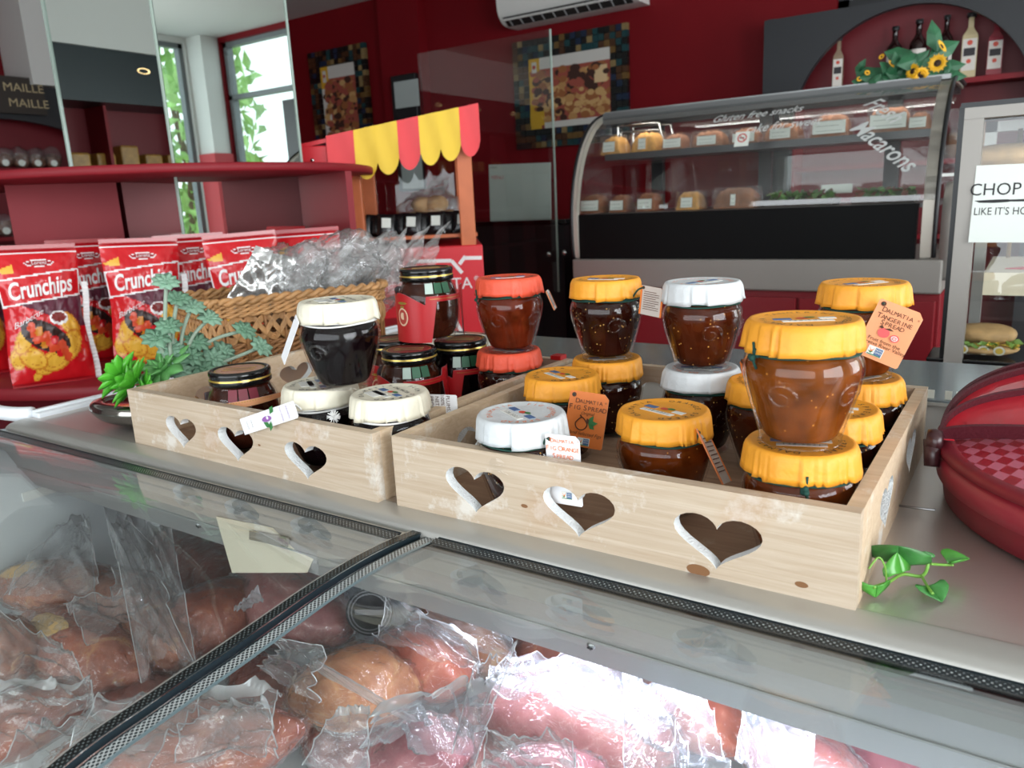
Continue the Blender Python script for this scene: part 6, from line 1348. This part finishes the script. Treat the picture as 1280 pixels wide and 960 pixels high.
# direct view past the column: white duct, name board, dark arch and sweet bags
MB().box((-4.598, 1.93, 1.00), (-4.30, 2.62, CEIL-.002)).build('trim_3', M_WHITE, kind='structure', label='white boxed duct in the upper left corner', category='trim')
nbd = thing('name_board', 'dark wooden board with MAILLE lettered twice in gold', 'sign', (-4.4, 2.0, .95))
TLs, TRs, BLs = at(-40, 90, x=-4.33), at(52, 99, x=-4.33), at(-40, 138, x=-4.33)
X_ = (TRs-TLs); X_.x = 0; Y_ = TLs-BLs; w, h = X_.length, abs(Y_.z); M = frame(Vector((-4.33, (TLs.y+TRs.y)/2, (TRs.z+TLs.z)/2-h/2)), (0, 1, 0), (0, 0, 1)); mb = MB()
mb.box((-w/2, -h/2, -.03), (w/2, h/2, 0), 0, M); mb.text('MAILLE', .062, w*.21, h*.20, 1, M, z=.002, sx=1.1); mb.text('MAILLE', .062, w*.25, -h*.22, 1, M, z=.002, sx=1.1); mb.build('board', [mat('board_wood', (52, 44, 38), .5), mat('board_gold', (196, 178, 138), .4)], nbd, world=True)
aw = thing('dark_arch_unit', 'dark arched niche with sweet bags on red shelves at the left edge', 'shelf unit', (-4.45, 1.9, FLOOR))
def abx(y0, y1, z0, z1, nm, m, x0=-4.598, x1=-4.36): return MB().box((x0, y0, z0), (x1, y1, z1)).build(nm, m, aw, world=True)
zs = at(40, 210, x=-4.42).z
mb = MB(); N = 24; vs = []
for k in range(N+1):
    y = 1.40+.90*k/N; zz = zs+.10+.16*math.sqrt(max(0, 1-((y-1.75)/.5)**2)) if abs(y-1.75) < .5 else zs+.0; vs += [(-4.38, y, zz), (-4.38, y, 1.0)]
mb.add(vs, [(2*k, 2*k+2, 2*k+3, 2*k+1) for k in range(N)]); o = mb.build('arch_board', M_ARCH, aw, world=True); mo = o.modifiers.new('t', 'SOLIDIFY'); mo.thickness = .03
abx(1.40, 2.60, FLOOR, 1.0, 'rear_panel', M_UNITR, -4.598, -4.58)
for z in (zs-.025, zs-.40): abx(1.40, 2.60, z, z+.022, 'shelf', M_SHELF)
M_SWEET = mat('sweet_contents', (120, 84, 66), .5, vary=.7, vscale=60)
def sweet(label, y, z, s=1.):
    t = thing('sweet_bag', label, 'bag', (-4.46, y, z), 1.2, 'sweet bags in the dark arch'); crumple(MB(), (0, 0, .045*s), (.045*s, .035*s, .04*s), y*10, .2, 1, 3).build('sweets', M_SWEET, t); crumple(MB(), (0, 0, .06*s), (.052*s, .04*s, .06*s), y*7, .3, 1, 3).build('film', M_FILM, t)
    MB().disc(.018*s, 0, 12, 0, T(0, -.046*s, .03*s) @ RX(PI/2)).build('label', M_LABEL, t)
for k, px in enumerate((6, 26, 46, 66)):
    y = at(px, 200, x=-4.46).y; sweet(('clear bag of sweets at the left edge of the upper dark shelf', 'clear bag of sweets second along the upper dark shelf', 'clear bag of sweets third along the upper dark shelf', 'clear bag of sweets nearest the mirror on the upper dark shelf')[k], y, zs-.002)
sweet('clear bag of sweets on the lower dark shelf beside the red divider', at(8, 290, x=-4.46).y, zs-.377, 1.1)
# ================================================================ bagged hams in the deli case
M_HAM1 = meat_mat('ham_brown', (132, 70, 48), (174, 104, 74), (210, 156, 104)); M_HAM2 = meat_mat('ham_red_brown', (126, 60, 46), (168, 92, 68), (208, 156, 108), .70)
M_HAM3 = meat_mat('ham_tan', (164, 98, 66), (200, 138, 96), (222, 176, 120), .66); M_HAM4 = meat_mat('ham_dark', (104, 50, 44), (140, 70, 58), (168, 100, 76), .7)
M_HAM5 = meat_mat('ham_pink', (150, 84, 86), (182, 122, 120), (210, 168, 162), .66); M_HAM6 = meat_mat('ham_purple_pink', (138, 70, 82), (172, 102, 110), (204, 150, 150), .68); M_HAM7 = meat_mat('ham_orange_red', (172, 78, 60), (198, 112, 88), (230, 168, 132), .68)
M_FAT = mat('fat_patch', (212, 172, 112), .5, vary=.12, vscale=60)
M_VAC = thin_glass('vacuum_film', (1, .99, .985), .06, .75, .07, .05, (235, 232, 232), bump=.8, bscale=60)
M_FLAP = thin_glass('bag_film', (1, 1, 1), .07, .80, .09, .13, (238, 238, 244), bump=.7, bscale=40)
M_FLAPW = thin_glass('bag_film_milky', (1, 1, 1), .07, .8, .10, .26, (232, 234, 246), bump=.7, bscale=36)
M_SEAM = thin_glass('bag_seam', (1, 1, 1), .14, .6, .15, .42, (240, 240, 244))
def ham(label, e1, e2, wpx, zc, m, seed, taper=.0, flat=.82, fat=None, neck=None):
    a, b = at(*e1, z=zc), at(*e2, z=zc); c = (a+b)/2; d = b-a; L_ = d.length/2; d.normalize(); dep = depth_of(c); w = wpx*dep/F_PX/2*1.0
    c = Vector((c.x, c.y, zc)); ang = math.atan2(d.y, d.x)
    t = thing('bagged_ham', label, 'ham', c, ang, 'vacuum bagged hams in the deli case')
    def shell(k, amp, sub, sd, wr=0.):
        bm = bmesh.new(); bmesh.ops.create_icosphere(bm, subdivisions=sub, radius=1); bm.verts.index_update(); vs = []
        for v in bm.verts:
            p = v.co; q = 1+amp*(noise.noise(p*1.3+Vector((sd*5.3, 1, 2)))+.4*noise.noise(p*3.1+Vector((sd, 4, 2))))
            if wr: q += wr*(abs(noise.noise(Vector((p.x*3, p.y*7, p.z*7))+Vector((sd, sd, 0))))-.2)
            ex = abs(p.x)**2.6*(1 if p.x > 0 else -1) if False else p.x
            sq = (1+.10*(1-p.x*p.x)) ; tp = 1-taper*p.x
            vs.append(Vector((ex*L_*k*q*1.02, p.y*w*k*q*sq*tp, p.z*w*flat*k*q*sq*tp)))
        fs = [[v.index for v in f.verts] for f in bm.faces]; bm.free(); return vs, fs
    v, f = shell(1, .13, 4, seed); MB().add(v, f, 0, I4, True).build('meat', m, t)
    if fat:
        P = []
        (fx, fy, fr) = fat
        mb = MB()
        def fp_(u, v_):
            th = 2*PI*u; r_ = v_*fr*(1+.25*noise.noise(Vector((math.cos(th)*2, math.sin(th)*2, seed)))); X = max(-.97, min(.97, fx+r_*math.cos(th)*.9)); Yv = max(-.95, min(.95, fy+r_*math.sin(th))); s_ = math.sqrt(max(.02, 1-X*X)); p = Vector((X, Yv*s_, math.sqrt(max(0, 1-X*X-(Yv*s_)**2))))
            q = 1+.13*(noise.noise(p*1.3+Vector((seed*5.3, 1, 2)))+.4*noise.noise(p*3.1+Vector((seed, 4, 2)))); sq = 1+.10*(1-p.x*p.x); tp = 1-taper*p.x
            return Vector((p.x*L_*q*1.03, p.y*w*q*sq*tp*1.012, p.z*w*flat*q*sq*tp*1.012+.0006))
        mb.grid(fp_, 28, 6); mb.build('fat_patch', M_FAT, t)
    v, f = shell(1.05, .13, 5, seed, .17); MB().add(v, f, 0, I4, True).build('vacuum_film', M_VAC, t)
    return t
Z = -.225
h = {}
h[1] = ham('small brown ham with a yellow fat cap, at the far left under a peaked bag', (4, 728), (146, 742), 74, -.20, M_HAM1, 1, 0, .8, (-.55, -.25, .42))
h[2] = ham('reddish ham with a yellow fat patch lying diagonally at the left', (30, 778), (172, 846), 88, -.205, M_HAM2, 2, 0, .8, (-.2, -.35, .34))
h[3] = ham('long brown ham lying behind the folded clear bag', (120, 726), (224, 826), 96, -.215, M_HAM1, 3)
h[4] = ham('dark red ham far back in the left bay', (205, 672), (312, 752), 76, -.235, M_HAM4, 4)
h[5] = ham('brown pink ham running under the glass joint at the left', (186, 812), (318, 742), 92, -.215, M_HAM2, 5)
h[6] = ham('pale pink brown ham behind the joint of the two panes', (296, 728), (432, 790), 100, -.22, M_HAM5, 6)
h[7] = ham('pale ham under milky film cut off by the left edge', (-50, 838), (40, 792), 96, -.19, M_HAM1, 7)
h[8] = ham('red ham at the lower left corner under a loose bag', (-60, 946), (100, 866), 84, -.185, M_HAM2, 8)
h[9] = ham('brown ham at the bottom edge left of the joint', (60, 975), (330, 905), 110, -.18, M_HAM2, 9)
h[10] = ham('large tan ham with a plastic strap, right of the glass joint', (364, 872), (520, 850), 104, -.20, M_HAM3, 10, -.12)
h[11] = ham('bright red ham behind the tan ham near the lamp', (474, 804), (590, 852), 84, -.205, M_HAM7, 11, 0, .85)
h[12] = ham('brown ham tucked below the tan ham at the joint', (300, 842), (396, 912), 86, -.235, M_HAM4, 12)
h[13] = ham('red brown ham at the bottom, left of the folded translucent bag', (214, 960), (378, 905), 82, -.185, M_HAM2, 13)
h[14] = ham('purple pink ham at the bottom centre under a stiff clear bag', (462, 965), (588, 930), 96, -.17, M_HAM6, 14)
h[15] = ham('largest pink ham in the lamp light, bottom right of centre', (612, 872), (842, 940), 128, -.195, M_HAM5, 15)
h[16] = ham('orange red ham end lit beside the lamp canopy', (806, 862), (936, 930), 84, -.225, M_HAM7, 16)
h[17] = ham('pink ham at the right in the brightest light', (930, 930), (1090, 990), 100, -.20, M_HAM5, 17)
h[18] = ham('tan ham right behind the red one, against the lamp', (520, 772), (640, 832), 70, -.23, M_HAM3, 18)
h[19] = ham('pink ham below the largest one at the bottom edge', (600, 985), (760, 970), 90, -.18, M_HAM6, 19)
h[20] = ham('brown ham filling the gap below the dark red one', (130, 870), (250, 905), 80, -.24, M_HAM4, 20)
h[21] = ham('pink ham end between the largest pink one and the purple one', (560, 905), (640, 960), 84, -.235, M_HAM5, 21)
h[22] = ham('pale pink ham low under the lamp at the far right', (1010, 950), (1180, 1010), 110, -.23, M_HAM6, 22)
h[23] = ham('red brown ham low behind the largest pink one, close to the lamp', (640, 800), (770, 850), 84, -.245, M_HAM2, 23)
h[24] = ham('brown ham low between the tan ham and the bottom edge', (380, 930), (480, 915), 84, -.25, M_HAM4, 24)
h[25] = ham('brown ham low behind the dark red one against the back of the case', (250, 665), (400, 700), 80, -.25, M_HAM2, 25)
h[26] = ham('pink ham low at the right, behind the orange red ham end', (760, 820), (880, 866), 70, -.25, M_HAM5, 26)
# loose film of the bags: each flap is part of its ham
def flap(k, A, B, C, D, seed, amp=.010, m=None, seam=True, curl=0.):
    """corners as (px, py, z): A-B at the ham, D-C at the free end"""
    W = [at(q[0], q[1], z=q[2]) for q in (A, B, C, D)]; mb = MB(); sheet(mb, *W, seed, amp*.8, 34, 40, 0, curl)
    rim = [mb.v[j*35] for j in range(41)]+[mb.v[40*35+i] for i in range(1, 35)]+[mb.v[j*35+34] for j in range(39, -1, -1)]
    eb = MB(); eb.tube([v.copy() for v in rim], .0006, 5); fl = mb.build('bag_flap', m or M_FLAP, h[k], world=True); eb.build('film_edge', M_SEAM, fl, world=True)
    if seam:
        mb = MB(); W2 = [W[3]+(W[0]-W[3])*.13, W[2]+(W[1]-W[2])*.13, W[2], W[3]]
        o0 = MB(); sheet(o0, *W, seed, amp*.8, 34, 40, 0, curl); n0 = 35
        vs = o0.v[n0*35:]; vs = [v+(CAM-v).normalized()*.0006 for v in vs]; fs = [(j*n0+i, j*n0+i+1, (j+1)*n0+i+1, (j+1)*n0+i) for j in range(5) for i in range(34)]
        mb.add(vs, fs, 0, I4, True); mb.build('bag_seam', M_SEAM, h[k], world=True)
flap(1, (4, 742, -.17), (128, 742, -.165), (112, 655, -.135), (98, 640, -.14), 1.3, .014)
flap(1, (118, 752, -.17), (10, 738, -.16), (70, 660, -.15), (112, 648, -.14), 2.3, .010, None, False)
flap(3, (176, 846, -.155), (246, 838, -.16), (214, 668, -.11), (122, 608, -.10), 3.1, .020)
flap(3, (150, 760, -.15), (240, 830, -.15), (200, 690, -.12), (150, 640, -.11), 3.9, .016, None, False)
flap(2, (110, 812, -.15), (186, 760, -.16), (160, 742, -.15), (80, 752, -.15), 4.4, .010, None, False)
flap(7, (-40, 880, -.135), (112, 860, -.14), (70, 800, -.13), (-40, 750, -.12), 5.2, .014, None, False)
flap(8, (-40, 960, -.13), (118, 892, -.135), (112, 852, -.12), (-40, 868, -.11), 6.1, .014)
flap(9, (60, 985, -.11), (330, 955, -.12), (352, 878, -.12), (130, 888, -.11), 7.7, .018)
flap(9, (-20, 985, -.10), (180, 985, -.11), (250, 880, -.12), (60, 905, -.11), 8.3, .016, None, False)
flap(10, (352, 850, -.15), (405, 880, -.15), (400, 806, -.12), (342, 800, -.13), 9.2, .018, None, False)
flap(10, (385, 835, -.14), (512, 905, -.145), (524, 900, -.142), (398, 828, -.137), 9.9, .004, M_SEAM, False)
flap(6, (292, 760, -.17), (330, 752, -.165), (322, 734, -.145), (300, 752, -.15), 10.3, .006, M_SEAM, False)
flap(11, (470, 806, -.15), (600, 850, -.16), (596, 800, -.13), (490, 748, -.13), 11.4, .014)
flap(13, (214, 950, -.13), (352, 955, -.13), (338, 884, -.11), (262, 878, -.11), 12.7, .018)
flap(14, (380, 960, -.12), (462, 965, -.12), (462, 884, -.10), (420, 886, -.10), 13.1, .008, M_FLAPW)
flap(14, (476, 905, -.125), (602, 945, -.125), (640, 822, -.10), (470, 884, -.11), 14.6, .020, M_FLAPW)
flap(14, (560, 960, -.12), (610, 900, -.12), (640, 824, -.10), (590, 842, -.11), 15.2, .016, None, False)
flap(15, (606, 862, -.14), (838, 930, -.14), (772, 812, -.15), (612, 840, -.15), 16.8, .016, M_FLAPW, False)
flap(15, (780, 985, -.12), (912, 975, -.13), (866, 868, -.13), (778, 838, -.13), 17.5, .018, M_FLAPW)
flap(19, (600, 990, -.11), (724, 985, -.11), (716, 932, -.11), (610, 936, -.11), 18.2, .014, None, False)
flap(17, (918, 960, -.14), (1010, 985, -.14), (1022, 920, -.14), (936, 878, -.14), 19.4, .014, M_FLAPW)
flap(18, (520, 790, -.17), (650, 830, -.17), (640, 790, -.15), (540, 762, -.15), 20.5, .012, None, False)
# round black product seal on the bag behind the red ham, cream sheet imitating a reflection in the left pane
sl = MB(); c = at(462, 765, z=-.185); M = frame(c, RT, UP); 
for r0, r1, mi in ((.0, .026, 0), (.019, .0205, 1), (.0225, .024, 1)): sl.lathe([(max(r0, .0004), .0002*(mi+1)), (r1, .0002*(mi+1))], 36, mi, M)
sl.box((-.016, -.003, .0005), (.016, .003, .0008), 1, M); sl.build('product_seal', [mat('seal_black', (26, 26, 30), .3), mat('seal_grey', (110, 110, 114), .4)], h[11], world=True)
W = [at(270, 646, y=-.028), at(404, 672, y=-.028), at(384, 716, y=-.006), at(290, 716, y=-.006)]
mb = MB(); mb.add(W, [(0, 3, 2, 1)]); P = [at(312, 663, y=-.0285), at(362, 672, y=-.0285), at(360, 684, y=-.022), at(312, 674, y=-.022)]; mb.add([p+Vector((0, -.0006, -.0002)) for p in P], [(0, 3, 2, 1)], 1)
o = mb.build('reflection_sheet', [mat('reflection_cream', (226, 216, 194), .6), mat('reflection_grey', (134, 128, 116), .6)]); recentre(o); mo = o.modifiers.new('t', 'SOLIDIFY'); mo.thickness = .0005; tag(o, 'cream sheet imitating a glass reflection below the grey canopy in the left bay', 'reflection')
